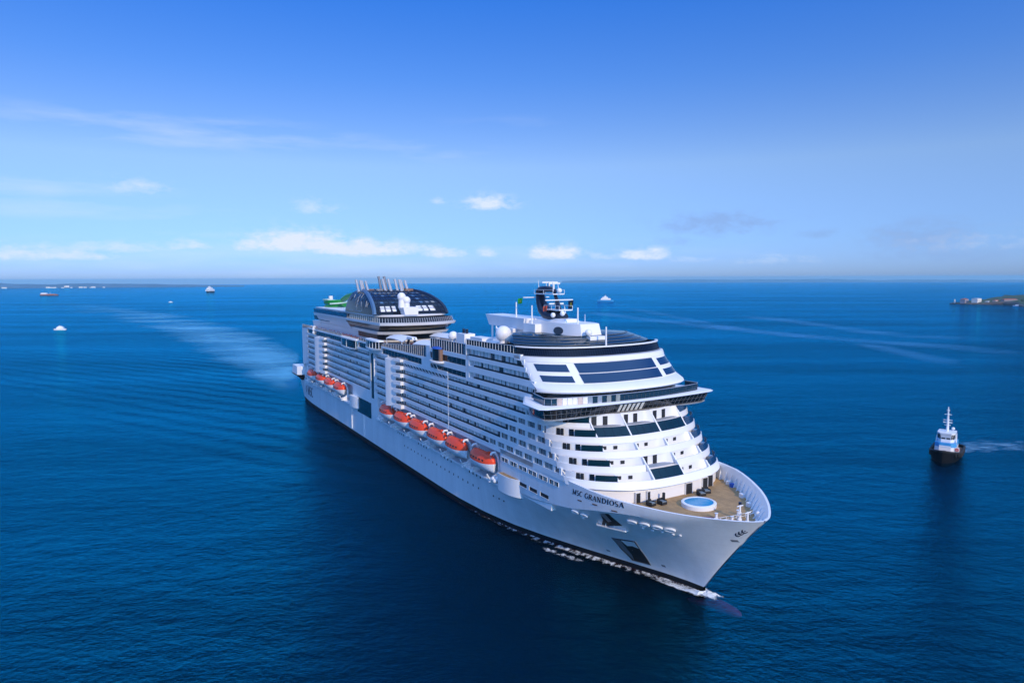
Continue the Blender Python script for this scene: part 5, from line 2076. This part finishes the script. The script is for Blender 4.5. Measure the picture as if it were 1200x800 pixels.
sheet('bow_wave_foam', [ship_xy(x, max(0.0, hull_half(x, -1.5)) + 2.0) for x in (-28, -34, -40, -46)], [ship_xy(x, max(0.0, hull_half(x, -1.5)) + 6.0) for x in (-28, -34, -40, -46)],
      'bow_foam', 'loose foam patch beside the bow', 0.08, 40, 10, lambda u, v: .55)
# the crest standing over the bulb
b = MB('bow_foam')
rows, cov = [], []
rr = random.Random(5)
for i in range(30):
    t = i / 29
    X = lerp(5.0, -13.0, t)
    hh = 1.25 * math.sin(math.pi * min(1, t * 1.6 + .12)) ** .8 * (1 - t) + .08
    row = []
    for j in range(13):
        v = j / 12
        s0 = -1.2 * (1 - min(1, t * 4)) + max(.0, hull_half(X, -1.5)) - .3
        s = s0 - (1.2 if t < .3 else 0) + v * (3.4 if t < .3 else 2.6)
        x, y = ship_xy(X, s)
        row.append((x, y, .05 + hh * math.sin(math.pi * v) ** .7 * (.7 + .6 * rr.random())))
        cov.append(min(1, math.sin(math.pi * v) * 1.6) * min(1, t * 6) * min(1, (1 - t) * 3))
    rows.append(row)
b.grid(rows)
o = b.build('bow_wave_foam', recalc=False)
a = o.data.attributes.new('cover', 'FLOAT', 'POINT'); a.data.foreach_set('value', cov)
tag(o, 'white crest of foam standing over the bulbous bow', kind='stuff')

# ---------------------------------------------------------------- tugboat
def tug():
    ang = R(232)
    r = empty('tugboat', at(174.6, 269.5, 0.0, ang, 1.02), 'black hulled tugboat with white wheelhouse, blue band and tall mast', 'tugboat')
    L, B = 13.5, 5.0

    def half(x):
        t = (x + L) / (2 * L)
        return B * min(1.0, (t * 6 + .62)) * (max(0.0, 1 - max(0, (t - .52) / .48) ** 2.4)) ** .6 + .02

    xs = [-L + 2 * L * i / 26 for i in range(27)]

    def sheer(x):
        return 2.5 + 2.3 * max(0, (x + 4) / (L + 4)) ** 1.7
    b = MB('tug_black')
    rows = []
    for f, g in ((-1.4, .7), (-.2, .9), (.9, .97), (None, 1.0)):
        rows.append([(x, half(x) * g, sheer(x) if f is None else f) for x in xs] + [(x, -half(x) * g, sheer(x) if f is None else f) for x in xs[::-1]])
        rows[-1].append(rows[-1][0])
    b.grid(rows)
    inner = [(x * .97, y * .93, z - .05) for x, y, z in rows[-1]]
    b.grid([rows[-1], inner, [(x, y, z - .9) for x, y, z in inner]])
    hl = b.build('hull', r)
    d = MB('rust')
    d.grid([[(x * .97, half(x) * .93, sheer(x) - .8) for x in xs], [(x * .97, -half(x) * .93, sheer(x) - .8) for x in xs]])
    d.build('deck', r)
    f = MB('rubber')
    f.tube([(x, half(x) + .12, sheer(x) - .25) for x in xs] + [(x, -half(x) - .12, sheer(x) - .25) for x in xs[::-1]], .42, 8)
    f.build('fender', r)
    for i in range(9):
        for sg in (-1, 1):
            x = -10 + i * 2.4
            t = MB('rubber')
            t.tube([(x + .75 * math.cos(a), sg * (half(x) + .2), sheer(x) - 1.3 + .75 * math.sin(a)) for a in [2 * math.pi * q / 12 for q in range(13)]], .24, 6)
            t.build('tyre_fender', r)
    w = MB('white_paint')
    w.loft([(6.3, 2.0), (6.3, -2.0), (4.8, -3.6), (-4.5, -3.6), (-4.5, 3.6), (4.8, 3.6)], 2.2, [(6.0, 1.9), (6.0, -1.9), (4.6, -3.5), (-4.5, -3.5), (-4.5, 3.5), (4.6, 3.5)], 5.3)
    hs = w.build('deckhouse', r)
    w = MB('tug_blue')
    w.loft([(6.06, 1.95), (6.06, -1.95), (4.66, -3.56), (-4.6, -3.56), (-4.6, 3.56), (4.66, 3.56)], 4.75, [(5.8, 1.9), (5.8, -1.9), (4.5, -3.5), (-4.6, -3.5), (-4.6, 3.5), (4.5, 3.5)], 6.3)
    w.build('blue_band', hs)
    for sg in (-1, 1):
        for x in (-2.5, 0, 2.5):
            p = MB('black_and_shade').lathe([(.32, -.05), (.32, .05)], (0, 0, 0), 12)
            p.v = [(x + a, sg * 3.56 + c, 3.9 + q) for a, q, c in p.v]
            p.build('porthole', hs)
    w = MB('white_paint')
    w.loft([(4.2, 1.6), (4.2, -1.6), (3.0, -2.7), (-2.4, -2.7), (-2.4, 2.7), (3.0, 2.7)], 6.3, [(4.0, 1.6), (4.0, -1.6), (2.9, -2.6), (-2.4, -2.6), (-2.4, 2.6), (2.9, 2.6)], 7.4)
    w.loft([(4.0, 1.6), (4.0, -1.6), (2.9, -2.6), (-2.4, -2.6), (-2.4, 2.6), (2.9, 2.6)], 7.4, [(4.7, 1.8), (4.7, -1.8), (3.3, -2.9), (-2.4, -2.9), (-2.4, 2.9), (3.3, 2.9)], 9.6)
    wh = w.build('wheelhouse', r)
    P0 = [(-2.2, 2.62), (2.85, 2.62), (3.95, 1.6), (3.95, -1.6), (2.85, -2.62), (-2.2, -2.62)]
    P1 = [(-2.2, 2.9), (3.25, 2.9), (4.62, 1.8), (4.62, -1.8), (3.25, -2.9), (-2.2, -2.9)]
    for i in range(5):
        n = 2
        for q in range(n):
            t0, t1 = (q + .1) / n, (q + .9) / n
            def pt(t, h):
                e = (h - 7.4) / 2.2
                a0 = [lerp(P0[i][k], P0[i + 1][k], t) for k in (0, 1)]
                a1 = [lerp(P1[i][k], P1[i + 1][k], t) for k in (0, 1)]
                x, y = lerp(a0[0], a1[0], e), lerp(a0[1], a1[1], e)
                dx, dy = P0[i + 1][0] - P0[i][0], P0[i + 1][1] - P0[i][1]
                l = math.hypot(dx, dy)
                return (x - dy / l * .05 * -1 * -1 if False else x + (-dy) / l * .06, y + dx / l * .06, h)
            g = MB('black_and_shade')
            g.quad(pt(t0, 7.5), pt(t1, 7.5), pt(t1, 9.3), pt(t0, 9.3))
            g.build('wheelhouse_window', wh, recalc=False)
    w = MB('white_paint').loft([(4.8, 1.9), (4.8, -1.9), (3.4, -3.0), (-2.8, -3.0), (-2.8, 3.0), (3.4, 3.0)], 9.62, [(4.8, 1.9), (4.8, -1.9), (3.4, -3.0), (-2.8, -3.0), (-2.8, 3.0), (3.4, 3.0)], 10.05)
    w.build('wheelhouse_roof', r)
    for sg in (-1, 1):
        w = MB('white_paint')
        w.tube([(2.6, sg * 3.4, 5.3), (1.8, sg * 3.2, 8.0), (1.0, sg * 2.6, 9.8)], .22, 6)
        w.build('side_strut', r)
        w = MB('white_paint').loft([(-6.6, sg * 2.9), (-5.0, sg * 2.9), (-5.0, sg * 1.7), (-6.6, sg * 1.7)][::sg], 2.0, [(-6.8, sg * 2.8), (-5.4, sg * 2.8), (-5.4, sg * 1.8), (-6.8, sg * 1.8)][::sg], 8.3)
        w.build('funnel', r)
    w = MB('white_paint')
    w.tube([(0, 0, 10.0), (0, 0, 15.0), (0, 0, 19.6)], [.55, .4, .16], 8)
    for z, l in ((12.4, 1.0), (14.4, 1.5), (16.6, 1.2), (18.2, .5)):
        w.rod((0, -l, z), (0, l, z), .13, 6)
        w.box(-.5, .5, -.5, .5, z + .05, z + .2)
    w.rod((0, 0, 13.0), (2.0, 0, 10.2), .12, 6)
    mo = w.build('mast', r)
    w = MB('white_paint').box(-.2, .2, -1.5, 1.5, 13.3, 13.65)
    w.build('radar_scanner', mo)
    w = MB('white_paint').ball((-1.2, 1.8, 11.0), .6, 12, 8)
    w.build('white_dome', r)
    w = MB('black_and_shade')
    w.lathe([(.9, 0), (.9, 1.0)], (8.6, 0, 2.8), 14)
    w.build('towing_winch', r)
    w = MB('orange_red')
    w.tube([(5.2, 3.9 + .45 * math.cos(a), 4.1 + .45 * math.sin(a)) for a in [2 * math.pi * q / 12 for q in range(13)]], .17, 6)
    w.build('life_ring', r)
    w = MB('white_paint').box(4.9, 5.1, 3.2, 4.7, 3.3, 4.9)
    w.build('ring_board', r)
    return r


tug()

# ---------------------------------------------------------------- boats far off
def hull_mesh(mt, L, B, h, stern=.7):
    b = MB(mt)
    n = 14
    xs = [-L / 2 + L * i / n for i in range(n + 1)]

    def hb(x):
        t = (x + L / 2) / L
        return B / 2 * min(1, stern + t * 3) * max(0.02, 1 - max(0, (t - .6) / .4) ** 2)
    rows = []
    for z, g in ((-.5, .8), (h * .5, .95), (h, 1.0)):
        rows.append([(x, hb(x) * g, z + (.25 * h * max(0, x / L * 2) ** 2 if z > 0 else 0)) for x in xs] + [(x, -hb(x) * g, z + (.25 * h * max(0, x / L * 2) ** 2 if z > 0 else 0)) for x in xs[::-1]])
        rows[-1].append(rows[-1][0])
    b.grid(rows)
    b.grid([[(x, hb(x), h + .25 * h * max(0, x / L * 2) ** 2 - .02) for x in xs], [(x, -hb(x), h + .25 * h * max(0, x / L * 2) ** 2 - .02) for x in xs]])
    return b


def far_boat(name, x, y, head, lab, cat, L, B, h, hullmat, blocks, mast=None):
    r = empty(name, at(x, y, sea_z(x, y), R(head)), lab, cat)
    hull_mesh(hullmat, L, B, h).build('hull', r)
    for i, (x0, x1, w, z0, z1, mt) in enumerate(blocks):
        b = MB(mt)
        sl = (z1 - z0) * (.35 if L > 30 else .18)
        b.loft([(x0, -w), (x1, -w), (x1, w), (x0, w)], z0, [(x0 + sl * .3, -w * .9), (x1 - sl, -w * .9), (x1 - sl, w * .9), (x0 + sl * .3, w * .9)], z1)
        o = b.build('superstructure' if i == 0 else 'upper_house', r)
        if z1 - z0 > 2:
            g = MB('dark_glass').box(x1 - sl - .6, x1 - sl * .55, -w * .8, w * .8, z0 + (z1 - z0) * .5, z0 + (z1 - z0) * .75)
            g.build('window', o)
    if mast:
        b = MB('white_paint').tube([(mast[0], 0, mast[1]), (mast[0], 0, mast[2])], [L * .008 + .1, .1], 6)
        b.build('mast', r)
    return r


far_boat('cargo_ship', -2290, 3385, 185, 'long low cargo ship with white house forward on the far left of the sea', 'cargo ship', 84, 14, 6, 'roof_tile',
         [(8, 36, 6.5, 6, 13, 'white_paint'), (-30, 4, 6.0, 6, 8.0, 'fort_shade')], (-6, 8, 20))
far_boat('motor_boat', -657, 990, 195, 'small white twin decked boat running alone at the left', 'boat', 16, 6.0, 2.0, 'white_paint',
         [(-5, 4, 2.6, 2.0, 4.6, 'white_paint'), (-3, 2, 2.0, 4.6, 5.8, 'white_paint')], (0, 5.8, 8))
far_boat('passenger_ship', -1780, 4035, 262, 'white ship with dark hull seen end on beyond the wake', 'ship', 70, 26, 8, 'hull_black',
         [(-30, 26, 12.5, 8, 20, 'white_paint'), (-16, 16, 10, 20, 29, 'white_paint'), (-4, 8, 6, 29, 34, 'white_paint')], (2, 34, 44))
far_boat('patrol_boat', 290, 2118, 172, 'white patrol ship with blue hull crossing beyond the mast', 'boat', 50, 9.5, 5.5, 'tug_blue',
         [(-16, 15, 4.2, 5.5, 10.5, 'white_paint'), (-8, 10, 3.5, 10.5, 14.5, 'white_paint'), (-3, 4, 2.2, 14.5, 17.5, 'white_paint')], (0, 17.5, 23))
far_boat('dinghy', -1104, 2212, 190, 'tiny white launch out beyond the pale wake', 'boat', 13, 4.5, 1.6, 'white_paint', [(-3, 3, 1.6, 1.6, 3.6, 'white_paint')])
far_boat('moored_boat', 1236, 1672, 130, 'small pale boat moored under the trees of the headland', 'boat', 16, 5, 1.8, 'white_paint', [(-4, 3, 1.9, 1.8, 4.0, 'white_paint')])

# ---------------------------------------------------------------- land
def headland():
    shore = [(1183, 1848), (1194, 1826), (1208, 1806), (1235, 1778), (1262, 1752), (1262, 1716), (1240, 1668), (1212, 1610), (1208, 1540), (1300, 1480), (1700, 1480), (1700, 2100), (1420, 1960), (1300, 1886), (1230, 1866), (1200, 1862)]
    c = (1420, 1760)
    b = MB('rock')
    rows = []
    n = len(shore)
    fine = []
    for i in range(n):
        for q in range(6):
            x, y = (lerp(shore[i][k], shore[(i + 1) % n][k], q / 6) for k in (0, 1))
            d = noise.noise((x * .05, y * .05, 0)) * 6
            fine.append((x + d, y + d * .6))
    fine.append(fine[0])

    def high(x):
        return interp(x, [(1185, 3.2), (1225, 3.6), (1250, 8.5), (1290, 10.5), (1400, 20)])
    for t, zf, off in ((0, None, -3.0), (.0, .55, 0), (.03, 1.0, 0)):
        rows.append([(lerp(x, c[0], t), lerp(y, c[1], t), off if zf is None else high(x) * zf * (1 + .3 * noise.noise((x * .12, y * .12, 3)))) for x, y in fine])
    b.grid(rows)
    b.mat('land_green')
    rows2 = [rows[-1]]
    for t in (.2, .5, .8, .98):
        rows2.append([(lerp(x, c[0], t), lerp(y, c[1], t), high(lerp(x, c[0], t * .9)) + 3 * noise.noise((x * .03, y * .03 + t * 9, 1))) for x, y in fine])
    b.grid(rows2)
    o = b.build('headland_terrain', recalc=False)
    o.location.z = sea_z(1240, 1800)
    tag(o, 'low rocky headland with green top reaching into the bay', kind='structure')


headland()
ZL = sea_z(1230, 1800)


def fort(name, x, y, w, d, h, head, mt, roof, lab, cat, base=3.0, windows=5):
    r = empty(name, at(x, y, ZL + base, R(head)), lab, cat)
    b = MB(mt).box(-w / 2, w / 2, -d / 2, d / 2, -1.5, h)
    wl_ = b.build('wall', r)
    b = MB(roof)
    b.loft([(-w / 2 - .5, -d / 2 - .5), (w / 2 + .5, -d / 2 - .5), (w / 2 + .5, d / 2 + .5), (-w / 2 - .5, d / 2 + .5)], h + .01,
           [(-w / 2 + d * .3, -.4), (w / 2 - d * .3, -.4), (w / 2 - d * .3, .4), (-w / 2 + d * .3, .4)], h + (2.6 if roof == 'roof_tile' else .8))
    b.build('roof', r)
    for i in range(windows):
        g = MB('black_and_shade').box(-w / 2 + w * (i + .5) / windows - .6, -w / 2 + w * (i + .5) / windows + .6, -d / 2 - .06, -d / 2 - .01, h * .4, h * .4 + 1.8)
        g.build('window', wl_)
    return r


fort('harbour_building', 1228, 1806, 24, 14, 12.0, 34, 'fort_white', 'fort_white', 'bright white flat roofed harbour building on the low headland', 'building')
fort('harbour_building', 1208, 1824, 22, 12, 9.5, 34, 'fort_shade', 'roof_tile', 'wing in a painted shade tone with red tiled roof beside the bright white harbour building', 'building')
fort('harbour_shed', 1247, 1790, 14, 9, 5.0, 30, 'fort_white', 'fort_white', 'low white shed between the bright harbour building and the rocks', 'building', windows=3)
fort('harbour_shed', 1262, 1781, 16, 9, 5.5, 20, 'fort_white', 'roof_tile', 'red roofed shed where the rocks of the headland begin', 'building', 4.5, windows=3)
fort('harbour_shed', 1290, 1772, 40, 10, 4.0, 10, 'fort_shade', 'roof_tile', 'long low tiled shed on top of the headland rocks', 'building', 9.0, windows=8)
b = MB('fort_white').lathe([(2.0, 0), (1.6, 6.5), (2.3, 6.6), (2.3, 7.2), (1.2, 7.3), (1.2, 9.0), (0.1, 10.2)], (0, 0, 0), 14)
o = b.build('light_beacon')
o.matrix_world = at(1191, 1838, ZL + 2.5)
tag(o, 'small white light beacon at the very tip of the headland', 'beacon')


def tree(x, y, z, h, w, seed, lab):
    r = empty('shore_tree', at(x, y, z), lab, 'tree', 'trees on the headland')
    q = random.Random(seed)
    b = MB('bark').tube([(0, 0, -1), (.2, .1, h * .35), (0, .3, h * .6)], [h * .035, h * .028, h * .015], 6)
    for k in range(4):
        a = q.uniform(0, 6.28)
        b.tube([(0, 0, h * .35), (math.cos(a) * w * .25, math.sin(a) * w * .25, h * .6)], [h * .018, h * .008], 5)
    b.build('trunk', r)
    b = MB('leaf_dark')
    for i in range(420):
        a, e = q.uniform(0, 6.28), math.asin(q.uniform(-.55, 1))
        rad = q.uniform(.45, 1.0) ** .6
        lump = .72 + .38 * noise.noise((math.cos(a) * 1.6 + seed, math.sin(a) * 1.6, e * 1.6))
        p = Vector((math.cos(a) * math.cos(e) * w / 2 * rad * lump, math.sin(a) * math.cos(e) * w / 2 * rad * lump, h * .62 + math.sin(e) * h * .38 * rad * lump))
        s = q.uniform(.35, .85)
        u = Vector((q.uniform(-1, 1), q.uniform(-1, 1), q.uniform(-1, 1))).normalized()
        v = u.orthogonal().normalized()
        b.mat('leaf_light' if q.random() < .4 else 'leaf_dark')
        b.quad(p - u * s, p + v * s * .7, p + u * s, p - v * s * .7)
    b.build('crown', r, recalc=False)


TREES = [(1222, 1610, 13, 11, 'dark rounded tree highest on the shore of the headland'), (1232, 1622, 9, 9, 'dark tree beside the highest tree of the headland'), (1240, 1640, 8, 9, 'low dark tree above the moored boat'),
         (1252, 1662, 7, 8, 'low bush like tree between moored boat and rocks'), (1262, 1690, 7, 8, 'small dark tree at the end of the bare rocks'), (1226, 1590, 11, 12, 'broad tree cut by the edge of the photo'),
         (1246, 1612, 10, 10, 'pale green tree behind the highest tree'), (1266, 1655, 8, 9, 'small tree standing back behind the low trees of the shore'), (1284, 1700, 7, 8, 'single small tree on the grass behind the rocks')]
for i, (x, y, h, w, lab) in enumerate(TREES):
    tree(x, y, ZL + interp(x, [(1185, 3.2), (1225, 3.6), (1250, 8.5), (1290, 10.5), (1400, 20)]) - .3, h, w, 20 + i, lab)


def ridge(name, pts, depth, lab, mt='hill_haze_blue', seed=0.0):
    """A far line of hills: (x, y, height) along the crest."""
    b = MB(mt)
    n = len(pts)
    rows = []
    cr = []
    for i in range(n - 1):
        for q in range(14):
            t = q / 14
            x, y, h = (lerp(pts[i][k], pts[i + 1][k], t) for k in range(3))
            cr.append((x, y, h * (1 + .35 * noise.noise((x * .0016 + seed, y * .0016, 0)) + .15 * noise.noise((x * .006, y * .006, seed)))))
    for f, hz in ((-1.0, -.15), (-.55, .35), (-.2, .85), (0, 1.0), (.3, .8), (1.0, -.15)):
        rows.append([(x * (1 + f * depth / math.hypot(x, y)), y * (1 + f * depth / math.hypot(x, y)), sea_z(x, y) + h * hz - (6 if hz < 0 else 0)) for x, y, h in cr])
    b.grid(rows)
    o = b.build(name, recalc=False)
    return tag(o, lab, kind='structure')


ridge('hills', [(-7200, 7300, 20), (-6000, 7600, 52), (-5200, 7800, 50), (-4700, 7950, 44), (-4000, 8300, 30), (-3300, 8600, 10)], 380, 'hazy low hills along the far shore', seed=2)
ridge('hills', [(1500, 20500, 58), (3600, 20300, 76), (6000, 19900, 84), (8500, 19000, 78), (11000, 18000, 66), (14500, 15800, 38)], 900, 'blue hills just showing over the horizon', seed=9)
rb = random.Random(11)
for i in range(14):
    t = rb.random() ** 1.3 if i < 10 else rb.uniform(.2, .5)
    x, y = lerp(-5560, -3900, t) + rb.uniform(-50, 50), lerp(7180, 7820, t)
    w, h = rb.uniform(14, 62), rb.uniform(6, 15)
    r = empty('shore_building', at(x, y, sea_z(x, y) + rb.choice((0, 0, 6, 14)), R(36)), 'tiny white building on the hazy far shore under the low hills', 'building', 'white buildings along the far shore')
    b = MB('fort_white').box(-w / 2, w / 2, -9, 9, -8, h)
    b.build('wall', r)

# ---------------------------------------------------------------- people on the terrace over the bridge
def person(X, s, z, rot, top, lab, h=1.74):
    """One continuous body grown from a skeleton; clothing is part of its materials, hair a child."""
    me = bpy.data.meshes.new('person')
    k = h / 1.75
    J = [(0, 0, .93), (0, 0, 1.15), (0, 0, 1.40), (.02, 0, 1.52), (.04, 0, 1.66),                        # pelvis .. head
         (0, .19, 1.40), (.05, .25, 1.15), (.24, .20, 1.08), (.31, .19, 1.07), (0, -.19, 1.40), (.05, -.25, 1.15), (.24, -.20, 1.08), (.31, -.19, 1.07),
         (0, .10, .86), (.03, .11, .48), (0, .12, .08), (.13, .13, .04), (0, -.10, .86), (.02, -.11, .48), (-.02, -.12, .08), (.11, -.13, .04)]
    E_ = [(0, 1), (1, 2), (2, 3), (3, 4), (2, 5), (5, 6), (6, 7), (7, 8), (2, 9), (9, 10), (10, 11), (11, 12), (0, 13), (13, 14), (14, 15), (15, 16), (0, 17), (17, 18), (18, 19), (19, 20)]
    rad = [.14, .13, .15, .06, .105, .07, .05, .04, .045, .07, .05, .04, .045, .095, .065, .045, .04, .095, .065, .045, .04]
    me.from_pydata([tuple(c * k for c in j) for j in J], E_, [])
    o = bpy.data.objects.new('person', me)
    COL.objects.link(o)
    md = o.modifiers.new('skin', 'SKIN')
    for i, v in enumerate(me.skin_vertices[0].data):
        v.radius = (rad[i] * k, rad[i] * k)
        v.use_root = i == 0
    ss = o.modifiers.new('smooth', 'SUBSURF'); ss.levels = 1; ss.render_levels = 1
    dg = bpy.context.evaluated_depsgraph_get()
    m2 = bpy.data.meshes.new_from_object(o.evaluated_get(dg))
    o.modifiers.clear()
    o.data = m2
    m2.materials.clear()
    for nm in ('skin', top, 'dark_cloth'):
        m2.materials.append(MATS[nm])
    for p in m2.polygons:
        c = p.center
        p.material_index = 0 if c.z > 1.47 * k or (c.x > .2 * k and c.z > .9 * k) else 1 if c.z > .9 * k else 2
        p.use_smooth = True
    o.matrix_world = world_of(X, s, z, rot)
    tag(o, lab, 'person', 'people on the terrace')
    b = MB('dark_cloth').ball((.02 * k, 0, 1.70 * k), (.12 * k, .115 * k, .11 * k), 12, 8)
    hr = b.build('hair', o)
    return o


for X, s, rot, top, lab in ((-28.2, -20.6, 0, 'dark_cloth', 'person in dark clothes at the glass parapet, standing next to the white clad person'), (-28.0, -19.7, .2, 'white_cloth', 'person in a white top at the glass parapet of the terrace'),
                            (-28.5, -21.7, -.2, 'dark_cloth', 'person in dark clothes nearest the end of the terrace parapet'), (-27.2, -16.6, .1, 'dark_cloth', 'person in dark clothes standing under the end of the white brow')):
    person(X, s, 39.36, rot, top, lab)

# sunbeds and parasols on the aft lido
ld = random.Random(4)
proto = MB('red_cloth').box(-.95, .4, -.32, .32, .28, .38).add([(.4, -.32, .28), (1.0, -.32, .75), (1.0, .32, .75), (.4, .32, .28), (.4, -.32, .38), (.96, -.32, .85), (.96, .32, .85), (.4, .32, .38)],
    [(0, 1, 2, 3), (7, 6, 5, 4), (0, 4, 5, 1), (3, 2, 6, 7), (1, 5, 6, 2), (0, 3, 7, 4)]).mat('grey_metal').box(-.9, -.8, -.3, .3, 0, .28).box(.3, .4, -.3, .3, 0, .28).build('sunbed')
first = True
for i in range(46):
    X, s = -292 + (i % 23) * 5.4 + ld.uniform(-.8, .8), 17.0 + (i // 23) * 2.6 + ld.uniform(-.4, .4)
    if -218 < X < -190 and s > 18.5:
        continue
    o = proto if first else proto.copy()
    if not first:
        COL.objects.link(o)
    first = False
    o.matrix_world = world_of(X, s, 42.31, ld.choice((0, math.pi / 2)))
    tag(o, 'red padded sunbed on the open lido deck aft', 'sunbed', 'sunbeds on the lido deck')

# ---------------------------------------------------------------- the air over the sea
hz = bpy.data.materials.new('haze')
hz.use_nodes = True
hn = hz.node_tree
hn.nodes.remove(hn.nodes['Principled BSDF'])
pv = hn.nodes.new('ShaderNodeVolumePrincipled')
pv.inputs['Color'].default_value = (0.36, 0.78, 1.0, 1)
pv.inputs['Density'].default_value = 4.6e-5
pv.inputs['Anisotropy'].default_value = 0.0
hn.links.new(pv.outputs[0], hn.nodes['Material Output'].inputs['Volume'])
MATS['haze'] = hz
tag(MB('haze').box(-29000, 29000, -29000, 29000, -260, 96).build('haze'), 'thin pale blue sea haze', kind='stuff')
